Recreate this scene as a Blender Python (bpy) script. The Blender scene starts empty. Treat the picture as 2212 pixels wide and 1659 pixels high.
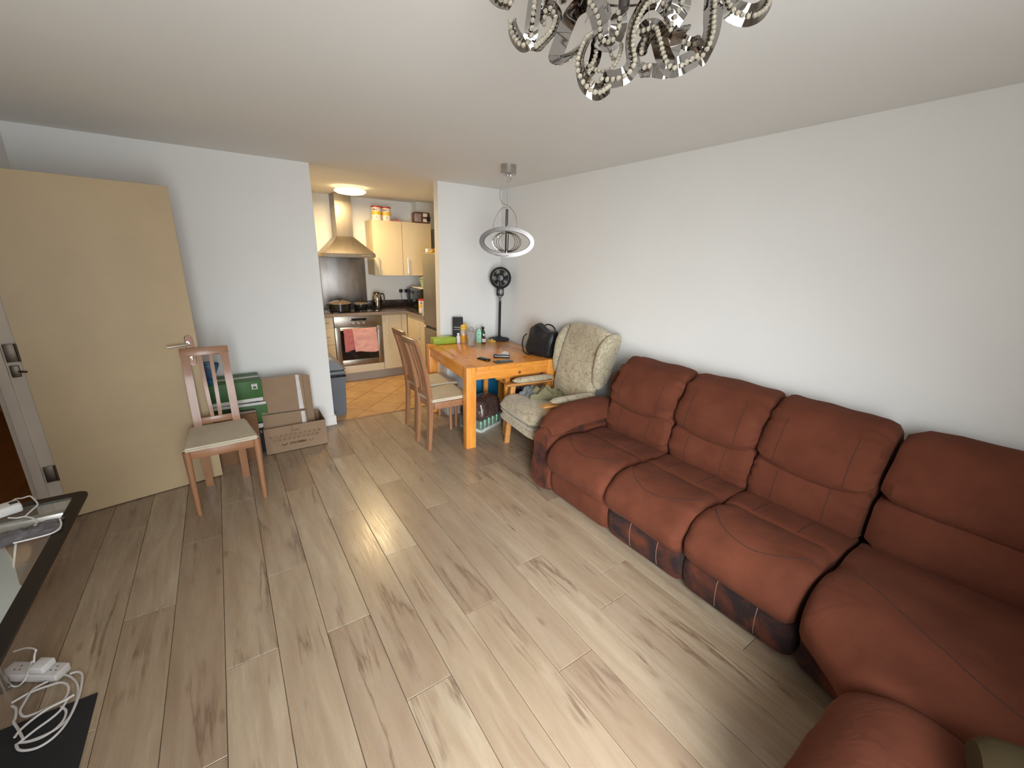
import bpy, bmesh, math, random
from mathutils import Vector, Matrix, noise
random.seed(7)
S = bpy.context.scene
COL = S.collection
PI = math.pi
def R(a): return math.radians(a)

# ---------------------------------------------------------------- camera
F, YAW, PITCH, ROLL = 894.73, .608, .2954, .0311
CAM = Vector((-2.6702, -4.141, 1.6397))
_f = Vector((math.sin(YAW)*math.cos(PITCH), math.cos(YAW)*math.cos(PITCH), -math.sin(PITCH)))
_r0 = Vector((math.cos(YAW), -math.sin(YAW), 0)); _u0 = _r0.cross(_f)
_r = _r0*math.cos(ROLL)+_u0*math.sin(ROLL); _u = -_r0*math.sin(ROLL)+_u0*math.cos(ROLL)
cd = bpy.data.cameras.new('camera'); cam = bpy.data.objects.new('camera', cd); COL.objects.link(cam)
cd.sensor_width = 36; cd.lens = F/2212*36; cd.clip_start = .02
m3 = Matrix((_r, _u, -_f)).transposed()
cam.matrix_world = Matrix.Translation(CAM) @ m3.to_4x4()
S.camera = cam

# ---------------------------------------------------------------- light and exposure
S.view_settings.view_transform = 'Standard'; S.view_settings.look = 'None'
S.view_settings.gamma = 1; S.view_settings.use_curve_mapping = False
S.view_settings.exposure = 0.0
W = bpy.data.worlds.new('world'); S.world = W; W.use_nodes = True
W.node_tree.nodes['Background'].inputs[0].default_value = (.80, .90, 1.0, 1)
W.node_tree.nodes['Background'].inputs[1].default_value = 1.6
def area(name, loc, direction, sx, sy, power, color, shape='RECTANGLE', spread=180):
    l = bpy.data.lights.new(name, 'AREA'); l.shape = shape; l.size = sx; l.size_y = sy
    l.energy = power; l.color = color; l.spread = R(spread)
    o = bpy.data.objects.new(name, l); COL.objects.link(o); o.location = loc
    o.rotation_euler = Vector(direction).to_track_quat('-Z', 'Y').to_euler(); return o
WX0, WX1, WZ0, WZ1 = -3.30, -2.05, .15, 2.12       # window opening in the rear wall
area('window_daylight', ((WX0+WX1)/2, -5.28, (WZ0+WZ1)/2), (.60, 1, -.56), WX1-WX0, WZ1-WZ0, 70, (.90, .96, 1.0), 'RECTANGLE', 86)
area('upward_fill_light', ((WX0+WX1)/2, -5.27, (WZ0+WZ1)/2), (.46, 1, .33), WX1-WX0, WZ1-WZ0, 46, (.93, .98, 1.0), 'RECTANGLE', 125)  # added upward fill at the window, lifts the ceiling and right wall
area('kitchen_lamp_light', (-1.32, 1.11, 2.262), (0, 0, -1), .28, .28, 30, (1.0, .72, .36), 'DISK')
pl = bpy.data.lights.new('hall_fill_light', 'POINT'); pl.energy = 3.0; pl.color = (1, .68, .32); pl.shadow_soft_size = .12  # added warm fill that brightens the hall, no fitting belongs to it
po = bpy.data.objects.new('hall_fill_light', pl); COL.objects.link(po); po.location = (-4.35, .3, 2.1)

# ---------------------------------------------------------------- helpers
def ray(px, py):
    return _f + _r*((px-1106)/F) - _u*((py-829.5)/F)
def at_z(px, py, z):
    d = ray(px, py); return CAM + d*((z-CAM.z)/d.z)
def at_depth(px, py, D):
    return CAM + ray(px, py)*D
def BM(): return bmesh.new()
def box(bm, x0, x1, y0, y1, z0, z1, bev=0, seg=2, M=None):
    t = bmesh.new(); bmesh.ops.create_cube(t, size=1)
    for v in t.verts:
        v.co = Vector((x0+(v.co.x+.5)*(x1-x0), y0+(v.co.y+.5)*(y1-y0), z0+(v.co.z+.5)*(z1-z0)))
    if bev: bmesh.ops.bevel(t, geom=t.edges[:], offset=bev, segments=seg, affect='EDGES', profile=.5)
    if M is not None: bmesh.ops.transform(t, matrix=M, verts=t.verts)
    return join(bm, t)
def join(bm, t):
    mp = {}
    for v in t.verts: mp[v] = bm.verts.new(v.co)
    for f in t.faces:
        try: bm.faces.new([mp[v] for v in f.verts])
        except ValueError: pass
    t.free(); return bm
def frame_for(d):
    d = d.normalized(); a = Vector((0, 0, 1)) if abs(d.z) < .9 else Vector((1, 0, 0))
    x = d.cross(a).normalized(); return x, x.cross(d).normalized()
def catmull(pts, n=6, closed=False):
    P = [Vector(p) for p in pts]; out = []; N = len(P)
    rng = range(N) if closed else range(N-1)
    for i in rng:
        if closed: a, b, c, d = P[i-1], P[i], P[(i+1) % N], P[(i+2) % N]
        else: a, b, c, d = P[max(i-1, 0)], P[i], P[i+1], P[min(i+2, N-1)]
        for k in range(n):
            t = k/n
            out.append(.5*((2*b)+(-a+c)*t+(2*a-5*b+4*c-d)*t*t+(-a+3*b-3*c+d)*t**3))
    if not closed: out.append(P[-1].copy())
    return out
def tube(bm, pts, r, n=8, closed=False, smooth=0, cap=True):
    P = catmull(pts, smooth, closed) if smooth else [Vector(p) for p in pts]
    rr = r if callable(r) else (lambda t: r)
    rings = []; N = len(P); x = None
    for i, p in enumerate(P):
        if closed: d = P[(i+1) % N]-P[i-1]
        else: d = P[min(i+1, N-1)]-P[max(i-1, 0)]
        if d.length < 1e-9: d = Vector((0, 0, 1))
        d.normalize()
        if x is None: x = frame_for(d)[0]; y = d.cross(x)
        else:
            x = (x-d*x.dot(d)); x = x.normalized() if x.length > 1e-6 else frame_for(d)[0]
            y = d.cross(x)
        q = rr(i/max(1, N-1))
        rings.append([bm.verts.new(p+(x*math.cos(2*PI*k/n)+y*math.sin(2*PI*k/n))*q) for k in range(n)])
    L = N if closed else N-1
    for i in range(L):
        A, B = rings[i], rings[(i+1) % N]
        for k in range(n): bm.faces.new((A[k], A[(k+1) % n], B[(k+1) % n], B[k]))
    if cap and not closed:
        bm.faces.new(rings[0][::-1]); bm.faces.new(rings[-1])
    return bm
def lathe(bm, prof, c=(0, 0, 0), n=24, axis='z', sx=1, sy=1):
    rings = []
    for r, z in prof:
        ring = []
        for k in range(n):
            a = 2*PI*k/n; p = (r*sx*math.cos(a), r*sy*math.sin(a), z)
            if axis == 'y': p = (p[0], -z, p[1])
            if axis == 'x': p = (z, p[0], p[1])
            ring.append(bm.verts.new(Vector(p)+Vector(c)))
        rings.append(ring)
    for A, B in zip(rings, rings[1:]):
        for k in range(n): bm.faces.new((A[k], A[(k+1) % n], B[(k+1) % n], B[k]))
    bm.faces.new(rings[0][::-1]); bm.faces.new(rings[-1]); return bm
def sphere(bm, c, r, s=(1, 1, 1), sub=2):
    t = bmesh.new(); bmesh.ops.create_icosphere(t, subdivisions=sub, radius=r)
    for v in t.verts: v.co = Vector((v.co.x*s[0], v.co.y*s[1], v.co.z*s[2]))+Vector(c)
    return join(bm, t)
def prism(bm, poly, z0, z1, M=None):
    """polygon in (x, y) extruded along z, then optionally transformed"""
    t = bmesh.new(); a = [t.verts.new((p[0], p[1], z0)) for p in poly]; b = [t.verts.new((p[0], p[1], z1)) for p in poly]
    n = len(poly); t.faces.new(a[::-1]); t.faces.new(b)
    for i in range(n): t.faces.new((a[i], a[(i+1) % n], b[(i+1) % n], b[i]))
    if M is not None: bmesh.ops.transform(t, matrix=M, verts=t.verts)
    return join(bm, t)
def loft(bm, prof, stations, puff=.04, reach=.3, lump=.004, seed=0, fine=4, wr=0):
    """closed profile (a, b) carried along stations; each station is a function (a, b) -> point; the ends are rounded"""
    P = catmull([(p[0], p[1], 0) for p in prof], fine, True)
    cx = sum(p.x for p in P)/len(P); cy = sum(p.y for p in P)/len(P); n = len(stations); rings = []
    for i, st in enumerate(stations):
        t = i/(n-1); e = min(t, 1-t)/reach
        k = 0 if e >= 1 else 1-math.sqrt(max(0, 1-(1-e)**2))
        ring = []
        for ip, p in enumerate(P):
            v = Vector((p.x-cx, p.y-cy)); L = v.length
            w_ = wr*max(0, 1-min(t, 1-t)/.30)**1.3*noise.noise(Vector((ip*.42, seed*3.1, t > .5)))
            q = v*max(.12, (L-puff*k+w_)/L) if L > 1e-6 else v
            w = Vector(st(cx+q.x, cy+q.y))
            w += Vector((noise.noise(w*9+Vector((seed, 0, 0))), noise.noise(w*9+Vector((0, seed, 5))), noise.noise(w*7+Vector((3, 3, seed)))))*lump
            ring.append(bm.verts.new(w))
        rings.append(ring)
    m = len(P)
    for A, B in zip(rings, rings[1:]):
        for k in range(m): bm.faces.new((A[k], A[(k+1) % m], B[(k+1) % m], B[k]))
    for ring, st, rev in ((rings[0], stations[0], True), (rings[-1], stations[-1], False)):
        c = bm.verts.new(Vector(st(cx, cy)))
        for k in range(m):
            f = (ring[(k+1) % m], ring[k], c) if rev else (ring[k], ring[(k+1) % m], c)
            bm.faces.new(f)
    return bm
def text_bm(bm, txt, size, M, ext=.0006, bold=0):
    c = bpy.data.curves.new('t', 'FONT'); c.body = txt; c.size = size; c.extrude = ext; c.align_x = 'CENTER'; c.align_y = 'CENTER'; c.offset = bold; c.resolution_u = 2
    o = bpy.data.objects.new('t', c); COL.objects.link(o); bpy.context.view_layer.update()
    me = bpy.data.meshes.new_from_object(o); t = bmesh.new(); t.from_mesh(me)
    bmesh.ops.transform(t, matrix=M, verts=t.verts); join(bm, t)
    bpy.data.objects.remove(o); bpy.data.curves.remove(c); bpy.data.meshes.remove(me); return bm
def obj(name, bm, mat, parent=None, label=None, kind=None, loc=None, smooth=True, ang=35):
    bmesh.ops.recalc_face_normals(bm, faces=bm.faces)
    me = bpy.data.meshes.new(name)
    bm.to_mesh(me); bm.free()
    if smooth:
        for p in me.polygons: p.use_smooth = True
        me.set_sharp_from_angle(angle=R(ang))
    me.materials.append(mat)
    o = bpy.data.objects.new(name, me); COL.objects.link(o)
    if parent: o.parent = parent
    if loc: o.location = loc
    if label: o['label'] = label
    if kind: o['kind'] = kind
    return o
def thing(name, label, cat, loc=(0, 0, 0), rz=0, group=None):
    o = bpy.data.objects.new(name, None); COL.objects.link(o); o.location = loc; o.rotation_euler = (0, 0, rz)
    o.empty_display_size = .05
    o['label'] = label; o['category'] = cat
    if group: o['group'] = group
    return o
def tag(o, label, cat, group=None):
    o['label'] = label; o['category'] = cat
    if group: o['group'] = group
    return o
def struct(name, bm, m, smooth=False):
    return obj(name, bm, m, kind='structure', smooth=smooth)
def dup(root, loc, rz, label, group=None):
    r = root.copy(); COL.objects.link(r); r.location = loc; r.rotation_euler = (0, 0, rz); r['label'] = label
    if group: r['group'] = group
    for ch in list(root.children):
        c = ch.copy(); COL.objects.link(c); c.parent = r
        for g in ch.children:
            d = g.copy(); COL.objects.link(d); d.parent = c
    return r
def lin(*c):
    return tuple(((x/255)/12.92 if x/255 <= .04045 else ((x/255+.055)/1.055)**2.4) for x in c)

# ---------------------------------------------------------------- materials
def new_mat(name):
    m = bpy.data.materials.new(name); m.use_nodes = True; nt = m.node_tree
    return m, nt, nt.nodes['Principled BSDF']
def N(nt, t, **k):
    n = nt.nodes.new(t)
    for a, b in k.items():
        if a in n.inputs.keys() if hasattr(n.inputs, 'keys') else False: n.inputs[a].default_value = b
        else: setattr(n, a, b)
    return n
def coords(nt, scale=(1, 1, 1), kind='Object', rnd=False):
    tc = nt.nodes.new('ShaderNodeTexCoord'); mp = nt.nodes.new('ShaderNodeMapping')
    mp.inputs['Scale'].default_value = scale; nt.links.new(tc.outputs[kind], mp.inputs['Vector'])
    if rnd:
        oi = nt.nodes.new('ShaderNodeObjectInfo'); ml = nt.nodes.new('ShaderNodeVectorMath'); ml.operation = 'SCALE'
        cb = nt.nodes.new('ShaderNodeCombineXYZ')
        for i in range(3): nt.links.new(oi.outputs['Random'], cb.inputs[i])
        nt.links.new(cb.outputs[0], ml.inputs[0]); ml.inputs['Scale'].default_value = 37.0
        nt.links.new(ml.outputs[0], mp.inputs['Location'])
    return mp.outputs[0]
def ramp(nt, src, stops):
    r = nt.nodes.new('ShaderNodeValToRGB'); e = r.color_ramp.elements
    while len(e) < len(stops): e.new(.5)
    for i, (p, c) in enumerate(stops):
        e[i].position = p; e[i].color = tuple(c)+(1,) if len(c) == 3 else c
    nt.links.new(src, r.inputs[0]); return r.outputs[0]
def noise_n(nt, vec, scale, detail=4, rough=.55, dist=0):
    n = nt.nodes.new('ShaderNodeTexNoise'); n.inputs['Scale'].default_value = scale; n.inputs['Detail'].default_value = detail
    n.inputs['Roughness'].default_value = rough; n.inputs['Distortion'].default_value = dist
    nt.links.new(vec, n.inputs['Vector']); return n.outputs[0]
def mix(nt, fac, a, b, mode='MIX'):
    n = nt.nodes.new('ShaderNodeMix'); n.data_type = 'RGBA'; n.blend_type = mode
    for s, v in ((n.inputs[0], fac), (n.inputs[6], a), (n.inputs[7], b)):
        if isinstance(v, (int, float)): s.default_value = v
        elif isinstance(v, tuple): s.default_value = v+(1,) if len(v) == 3 else v
        else: nt.links.new(v, s)
    return n.outputs[2]
def bump(nt, bs, h, strength=.2, dist=.002):
    b = nt.nodes.new('ShaderNodeBump'); b.inputs['Strength'].default_value = strength; b.inputs['Distance'].default_value = dist
    nt.links.new(h, b.inputs['Height']); nt.links.new(b.outputs[0], bs.inputs['Normal'])
def mat(name, col, rough=.6, metal=0, var=.12, vscale=6, bscale=0, bstr=.2, bdist=.001, spec=.5, coat=0, trans=0, emit=None, estr=0, alpha=1, sheen=0, ior=1.45, stretch=(1, 1, 1), rnd=False):
    m, nt, b = new_mat(name)
    v = coords(nt, stretch, rnd=rnd)
    if var:
        n = noise_n(nt, v, vscale, 5)
        c = ramp(nt, n, [(.3, tuple(x*(1-var) for x in col)), (.7, tuple(min(1, x*(1+var)) for x in col))])
        nt.links.new(c, b.inputs['Base Color'])
    else: b.inputs['Base Color'].default_value = col+(1,)
    b.inputs['Roughness'].default_value = rough; b.inputs['Metallic'].default_value = metal
    b.inputs['Specular IOR Level'].default_value = spec; b.inputs['Coat Weight'].default_value = coat
    b.inputs['Coat Roughness'].default_value = .1; b.inputs['IOR'].default_value = ior
    b.inputs['Transmission Weight'].default_value = trans; b.inputs['Alpha'].default_value = alpha
    if sheen: b.inputs['Sheen Weight'].default_value = sheen; b.inputs['Sheen Roughness'].default_value = .5
    if emit: b.inputs['Emission Color'].default_value = emit+(1,); b.inputs['Emission Strength'].default_value = estr
    if bscale: bump(nt, b, noise_n(nt, v, bscale, 4), bstr, bdist)
    return m

WALL = mat('wall_paint', (.76, .75, .725), .75, var=.015, vscale=2, bscale=90, bstr=.12, bdist=.0006)
CEIL = mat('ceiling_paint', (.78, .775, .745), .85, var=.015, vscale=2, bscale=60, bstr=.08, bdist=.0006)
TRIMW = mat('trim_white_gloss', (.78, .76, .73), .35, var=.03, vscale=8)
DOORM = mat('door_cream', (.46, .34, .195), .5, var=.05, vscale=3, bscale=120, bstr=.06)
HALLW = mat('hall_paint', (.62, .47, .28), .8, var=.03)
HALLF = mat('hall_wood', (.30, .13, .04), .45, var=.25, vscale=5, stretch=(6, .7, 1))

def wood_floor():
    m, nt, b = new_mat('oak_laminate')
    v = coords(nt, (1, 1, 1), rnd=True)
    def st(sx, sy):
        mp = nt.nodes.new('ShaderNodeMapping'); mp.inputs['Scale'].default_value = (sx, sy, 1); nt.links.new(v, mp.inputs['Vector']); return mp.outputs[0]
    oi = nt.nodes.new('ShaderNodeObjectInfo')
    base = ramp(nt, oi.outputs['Random'], [(0, (.60, .52, .43)), (.3, (.67, .595, .495)), (.55, (.555, .47, .385)), (.8, (.64, .56, .46)), (1, (.525, .44, .36))])
    g1 = noise_n(nt, st(5, .55), 3.2, 7, .62, .6)
    c = mix(nt, ramp(nt, g1, [(.36, (0, 0, 0)), (.66, (1, 1, 1))]), base, (.44, .34, .255), 'MIX')
    c = mix(nt, .42, base, c)
    g2 = noise_n(nt, st(60, 1.6), 3, 4, .7)
    c = mix(nt, ramp(nt, g2, [(.35, (.80, .79, .77)), (.65, (1.06, 1.06, 1.05))]), c, c, 'MULTIPLY')
    mul = nt.nodes.new('ShaderNodeMix'); mul.data_type = 'RGBA'; mul.blend_type = 'MULTIPLY'; mul.inputs[0].default_value = .8
    nt.links.new(c, mul.inputs[6]); nt.links.new(ramp(nt, g2, [(.35, (.80, .79, .77)), (.65, (1.08, 1.07, 1.06))]), mul.inputs[7]); c = mul.outputs[2]
    # long wandering cracks along the grain
    g3 = noise_n(nt, st(3.4, .26), 2.0, 6, .60, .25)
    sub = nt.nodes.new('ShaderNodeMath'); sub.operation = 'SUBTRACT'; nt.links.new(g3, sub.inputs[0]); sub.inputs[1].default_value = .5
    ab = nt.nodes.new('ShaderNodeMath'); ab.operation = 'ABSOLUTE'; nt.links.new(sub.outputs[0], ab.inputs[0])
    line = ramp(nt, ab.outputs[0], [(0, (1, 1, 1)), (.012, (.45, .45, .45)), (.035, (0, 0, 0))])
    msk = ramp(nt, noise_n(nt, st(2.2, 1.1), 1.9, 3), [(.50, (0, 0, 0)), (.62, (1, 1, 1))])
    mm = nt.nodes.new('ShaderNodeMath'); mm.operation = 'MULTIPLY'; nt.links.new(line, mm.inputs[0]); nt.links.new(msk, mm.inputs[1])
    c = mix(nt, mm.outputs[0], c, (.17, .11, .07))
    # knots
    vo = nt.nodes.new('ShaderNodeTexVoronoi'); vo.inputs['Scale'].default_value = 2.6; nt.links.new(st(2.6, .9), vo.inputs['Vector'])
    kn = ramp(nt, vo.outputs['Distance'], [(0, (1, 1, 1)), (.05, (.7, .7, .7)), (.10, (0, 0, 0))])
    k2 = nt.nodes.new('ShaderNodeMath'); k2.operation = 'MULTIPLY'; nt.links.new(kn, k2.inputs[0]); k2.inputs[1].default_value = .75
    c = mix(nt, k2.outputs[0], c, (.17, .10, .06))
    nt.links.new(c, b.inputs['Base Color'])
    b.inputs['Roughness'].default_value = .30; b.inputs['Specular IOR Level'].default_value = .5
    rr = ramp(nt, g2, [(.3, (.20, .20, .20)), (.7, (.33, .33, .33))]); nt.links.new(rr, b.inputs['Roughness'])
    bump(nt, b, g2, .22, .0008)
    return m
OAK = wood_floor()
SUB = mat('subfloor_dark', (.10, .07, .05), .8)
def wood(name, a, bcol, rough=.4, sc=(1, 1, 8), knot=0, coat=.2, axis_scale=4):
    m, nt, b = new_mat(name); v = coords(nt, sc)
    g = noise_n(nt, v, axis_scale, 6, .6, .7)
    c = ramp(nt, g, [(.3, a), (.7, bcol)])
    if knot:
        v2 = coords(nt, (1, 1, 1)); vo = nt.nodes.new('ShaderNodeTexVoronoi'); vo.inputs['Scale'].default_value = knot; nt.links.new(v2, vo.inputs['Vector'])
        c = mix(nt, ramp(nt, vo.outputs['Distance'], [(0, (1, 1, 1)), (.07, (.9, .9, .9)), (.13, (0, 0, 0))]), c, (.16, .035, .008))
    nt.links.new(c, b.inputs['Base Color']); b.inputs['Roughness'].default_value = rough; b.inputs['Coat Weight'].default_value = coat
    b.inputs['Coat Roughness'].default_value = .12
    return m
PINEX = wood('pine_orange', (.60, .205, .028), (.77, .33, .058), .36, (1, 9, 9), 7, .15)
PINEY = wood('pine_orange_long', (.60, .205, .028), (.77, .33, .058), .30, (9, 1, 9), 7, .2)
PINEZ = wood('pine_orange_upright', (.60, .205, .028), (.77, .33, .058), .40, (9, 9, 1), 7, .1)
PINEE = wood('pine_end_grain', (.36, .13, .03), (.60, .27, .07), .5, (16, 16, 16), 0, .1)
BEECH = wood('beech_upright', (.26, .118, .055), (.345, .168, .085), .4, (12, 12, 1))
BEECHX = wood('beech_flat', (.26, .118, .055), (.345, .168, .085), .4, (1, 12, 12))
CHAIRW = wood('armchair_wood', (.46, .20, .055), (.58, .28, .085), .38, (10, 2, 10))
SEATC = mat('seat_cream_fabric', (.56, .49, .37), .85, var=.08, vscale=8, bscale=400, bstr=.15)
def sofa_mat(name, stain):
    m, nt, b = new_mat(name); v = coords(nt, (1, 1, 1))
    n1 = noise_n(nt, v, 5, 5, .6)
    c = ramp(nt, n1, [(.3, (.092, .027, .0145)), (.7, (.130, .039, .021))])
    if stain:
        s = noise_n(nt, v, 4.2, 6, .65, .4)
        c = mix(nt, ramp(nt, s, [(.36 if stain > 1 else .50, (0, 0, 0)), (.54 if stain > 1 else .66, (1, 1, 1))]), c, (.026, .017, .017))
    nt.links.new(c, b.inputs['Base Color']); b.inputs['Roughness'].default_value = .9
    b.inputs['Sheen Weight'].default_value = .04; b.inputs['Sheen Roughness'].default_value = .5; b.inputs['Sheen Tint'].default_value = (.8, .5, .4, 1)
    b.inputs['Specular IOR Level'].default_value = .1
    h = noise_n(nt, coords(nt, (1, 1, 1)), 9, 3, .5, 1.2); bump(nt, b, h, .35, .012)
    return m
SOFA = sofa_mat('sofa_microfibre', 0); SOFAS = sofa_mat('sofa_microfibre_soiled', 2); SOFAM = sofa_mat('sofa_microfibre_marked', 1)
SEAM = mat('sofa_seam', (.045, .018, .012), .9, var=0)
def floral():
    m, nt, b = new_mat('fabric_leaf_pattern'); v = coords(nt, (1, 1, 1))
    nz = nt.nodes.new('ShaderNodeTexNoise'); nz.inputs['Scale'].default_value = 7; nt.links.new(v, nz.inputs['Vector'])
    ad = nt.nodes.new('ShaderNodeVectorMath'); ad.operation = 'MULTIPLY_ADD'; nt.links.new(nz.outputs['Color'], ad.inputs[0]); ad.inputs[1].default_value = (.30, .30, .30); nt.links.new(v, ad.inputs[2])
    vo = nt.nodes.new('ShaderNodeTexVoronoi'); vo.feature = 'DISTANCE_TO_EDGE'; vo.inputs['Scale'].default_value = 10; nt.links.new(ad.outputs[0], vo.inputs['Vector'])
    ln = ramp(nt, vo.outputs['Distance'], [(0, (.65, .65, .65)), (.018, (.45, .45, .45)), (.045, (0, 0, 0))])
    wv = nt.nodes.new('ShaderNodeTexWave'); wv.inputs['Scale'].default_value = 5; wv.inputs['Distortion'].default_value = 22; wv.inputs['Detail Scale'].default_value = 1.2; wv.inputs['Detail'].default_value = 2; nt.links.new(v, wv.inputs['Vector'])
    ln2 = ramp(nt, wv.outputs['Fac'], [(0, (.6, .6, .6)), (.07, (0, 0, 0)), (1, (0, 0, 0))])
    base = ramp(nt, noise_n(nt, v, 6, 4), [(.3, (.33, .275, .18)), (.7, (.47, .405, .285))])
    c = mix(nt, ln, base, (.17, .13, .075)); c = mix(nt, ln2, c, (.22, .17, .10))
    nt.links.new(c, b.inputs['Base Color']); b.inputs['Roughness'].default_value = .85; b.inputs['Sheen Weight'].default_value = .3
    bump(nt, b, noise_n(nt, v, 14, 4), .3, .006)
    return m
FLORAL = floral()
STEEL = mat('brushed_steel', (.52, .50, .47), .30, 1, var=.08, vscale=3, stretch=(1, 1, 12))
STEELK = mat('appliance_steel', (.30, .265, .225), .36, 1, var=.08, vscale=3, stretch=(12, 1, 1))
STEELD = mat('splash_steel', (.34, .32, .31), .42, 1, var=.25, vscale=3, stretch=(3, 1, .8))
CHROME = mat('polished_chrome', (.33, .31, .29), .06, 1, var=0)
SMOKE = mat('smoked_chrome', (.11, .10, .095), .24, 1, var=0)
DKMETAL = mat('hinge_metal', (.10, .08, .06), .4, .8)
BLACK = mat('black_plastic', (.012, .012, .012), .35, var=0)
BLACKM = mat('black_matte', (.014, .014, .016), .7, var=.2, vscale=9)
BLACKG = mat('black_gloss', (.008, .008, .008), .08, var=0, coat=.5)
CREAM = mat('kitchen_door_cream', (.62, .52, .36), .38, var=.03, vscale=3)
CREAMS = mat('kitchen_carcass', (.58, .49, .34), .5, var=.03)
PLINTH = mat('plinth_grey', (.30, .255, .215), .45, var=.05)
GRANITE = mat('worktop_dark', (.045, .030, .026), .22, var=.5, vscale=60)
GRANEDGE = mat('worktop_edge', (.24, .185, .155), .4, var=.12, vscale=40)
def tile_mat():
    m, nt, b = new_mat('stone_tile'); v = coords(nt, (1, 1, 1), rnd=True)
    c = ramp(nt, noise_n(nt, v, 5, 6, .6, 1.0), [(.3, (.42, .245, .10)), (.7, (.55, .345, .165))])
    nt.links.new(c, b.inputs['Base Color']); b.inputs['Roughness'].default_value = .4
    return m
TILE = tile_mat()
GROUT = mat('grout', (.22, .13, .065), .9)
WHITEP = mat('white_plastic', (.72, .71, .70), .35, var=0)
OFFW = mat('offwhite_plastic', (.62, .58, .56), .5, var=.04)
CARD = mat('cardboard', (.265, .175, .108), .85, var=.07, vscale=7, bscale=60, bstr=.08, stretch=(1, 1, 1))
CARDD = mat('cardboard_brown', (.19, .095, .045), .85, var=.1, vscale=5)
INK = mat('brown_ink', (.085, .040, .018), .9, var=0)
GREENB = mat('green_carton', (.038, .118, .026), .5, var=.12, vscale=4)
GREEND = mat('green_carton_dark', (.028, .062, .018), .5, var=.3, vscale=10)
PAPERW = mat('white_label', (.60, .58, .56), .7, var=.06, vscale=10)
TAPE = mat('clear_tape', (.52, .47, .45), .25, var=.12, vscale=20)
BINM = mat('bin_grey', (.115, .125, .14), .5, var=.06)
BINL = mat('bin_lid_grey', (.17, .18, .20), .45, var=.06)
PLASTB = mat('black_liner', (.015, .013, .02), .3, bscale=20, bstr=.6, bdist=.01)

# ---------------------------------------------------------------- room shell
H = 2.3467
XL, YR = -3.65, -5.0
b = BM(); box(b, -3.65, 0, YR, .045, -.10, -.013); floor = struct('floor', b, SUB)
b = BM(); box(b, -5.2, .3, -5.3, 2.3, H, H+.1); struct('ceiling', b, CEIL)
b = BM(); box(b, -3.77, -1.9236, 0, .10, 0, H); struct('wall_back_left', b, WALL)
b = BM(); box(b, -.7611, 0, 0, .10, 0, H); struct('wall_back_right', b, WALL)
b = BM(); box(b, 0, .12, -5.2, 2.1, -.1, H); struct('wall_right', b, WALL)
b = BM(); box(b, XL-.12, XL, -.72, 0, 0, H); struct('wall_left_stub', b, WALL)
b = BM(); box(b, XL-.12, XL, -5.2, -1.60, 0, H); box(b, XL-.12, XL, -1.60, -.72, 2.06, H); struct('wall_left', b, WALL)
b = BM()
box(b, XL-.12, WX0, -5.30, YR, 0, H); box(b, WX1, .12, -5.30, YR, 0, H)
box(b, WX0, WX1, -5.30, YR, 0, WZ0); box(b, WX0, WX1, -5.30, YR, WZ1, H)
struct('wall_rear', b, WALL)
# rear window (behind the camera): frame, mullion, sill
b = BM()
for (x0, x1, z0, z1) in ((WX0, WX0+.05, WZ0, WZ1), (WX1-.05, WX1, WZ0, WZ1), (WX0, WX1, WZ0, WZ0+.05), (WX0, WX1, WZ1-.05, WZ1), ((WX0+WX1)/2-.025, (WX0+WX1)/2+.025, WZ0, WZ1)):
    box(b, x0, x1, -5.24, -5.19, z0, z1, .004)
win = struct('window_1', b, TRIMW)
# kitchen shell
b = BM(); box(b, -2.32, .12, 1.95, 2.05, 0, H); struct('wall_kitchen_back', b, WALL)
b = BM(); box(b, -2.32, -2.2, .1, 1.95, 0, H); struct('wall_kitchen_left', b, WALL)
b = BM(); box(b, -.27, -.001, 1.78, 1.949, 2.0, H); struct('trim_1', b, WALL)      # boxed pipe in the corner
# hallway behind the left doorway
b = BM(); box(b, -5.1, -3.77, -2.2, 2.0, -.1, 0); box(b, -3.77, -3.65, -1.6, -.72, -.1, -.001); struct('floor_hall', b, HALLF)
b = BM(); box(b, -5.2, -5.1, -2.3, 2.1, 0, H); box(b, -5.2, -3.6, 2.0, 2.1, 0, H); box(b, -5.2, -3.77, -2.3, -2.2, 0, H)
box(b, -3.86, -3.772, .1, 2.0, 0, H); struct('wall_hall', b, HALLW)
# skirting
b = BM(); box(b, -3.64, -1.9086, -.015, 0, 0, .095, .003); box(b, -1.9236, -1.9086, 0, .10, 0, .095, .003); struct('baseboard_back_left', b, TRIMW)
b = BM(); box(b, -.776, -.001, -.015, 0, 0, .095, .003); struct('baseboard_back_right', b, TRIMW)
b = BM(); box(b, -.015, 0, -4.99, -.016, 0, .095, .003); struct('baseboard_right', b, TRIMW)
# threshold bar
b = BM(); box(b, -1.92, -.77, .03, .055, -.012, .004, .002); struct('trim_2', b, mat('threshold_bar', (.23, .15, .09), .4, .3))

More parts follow.
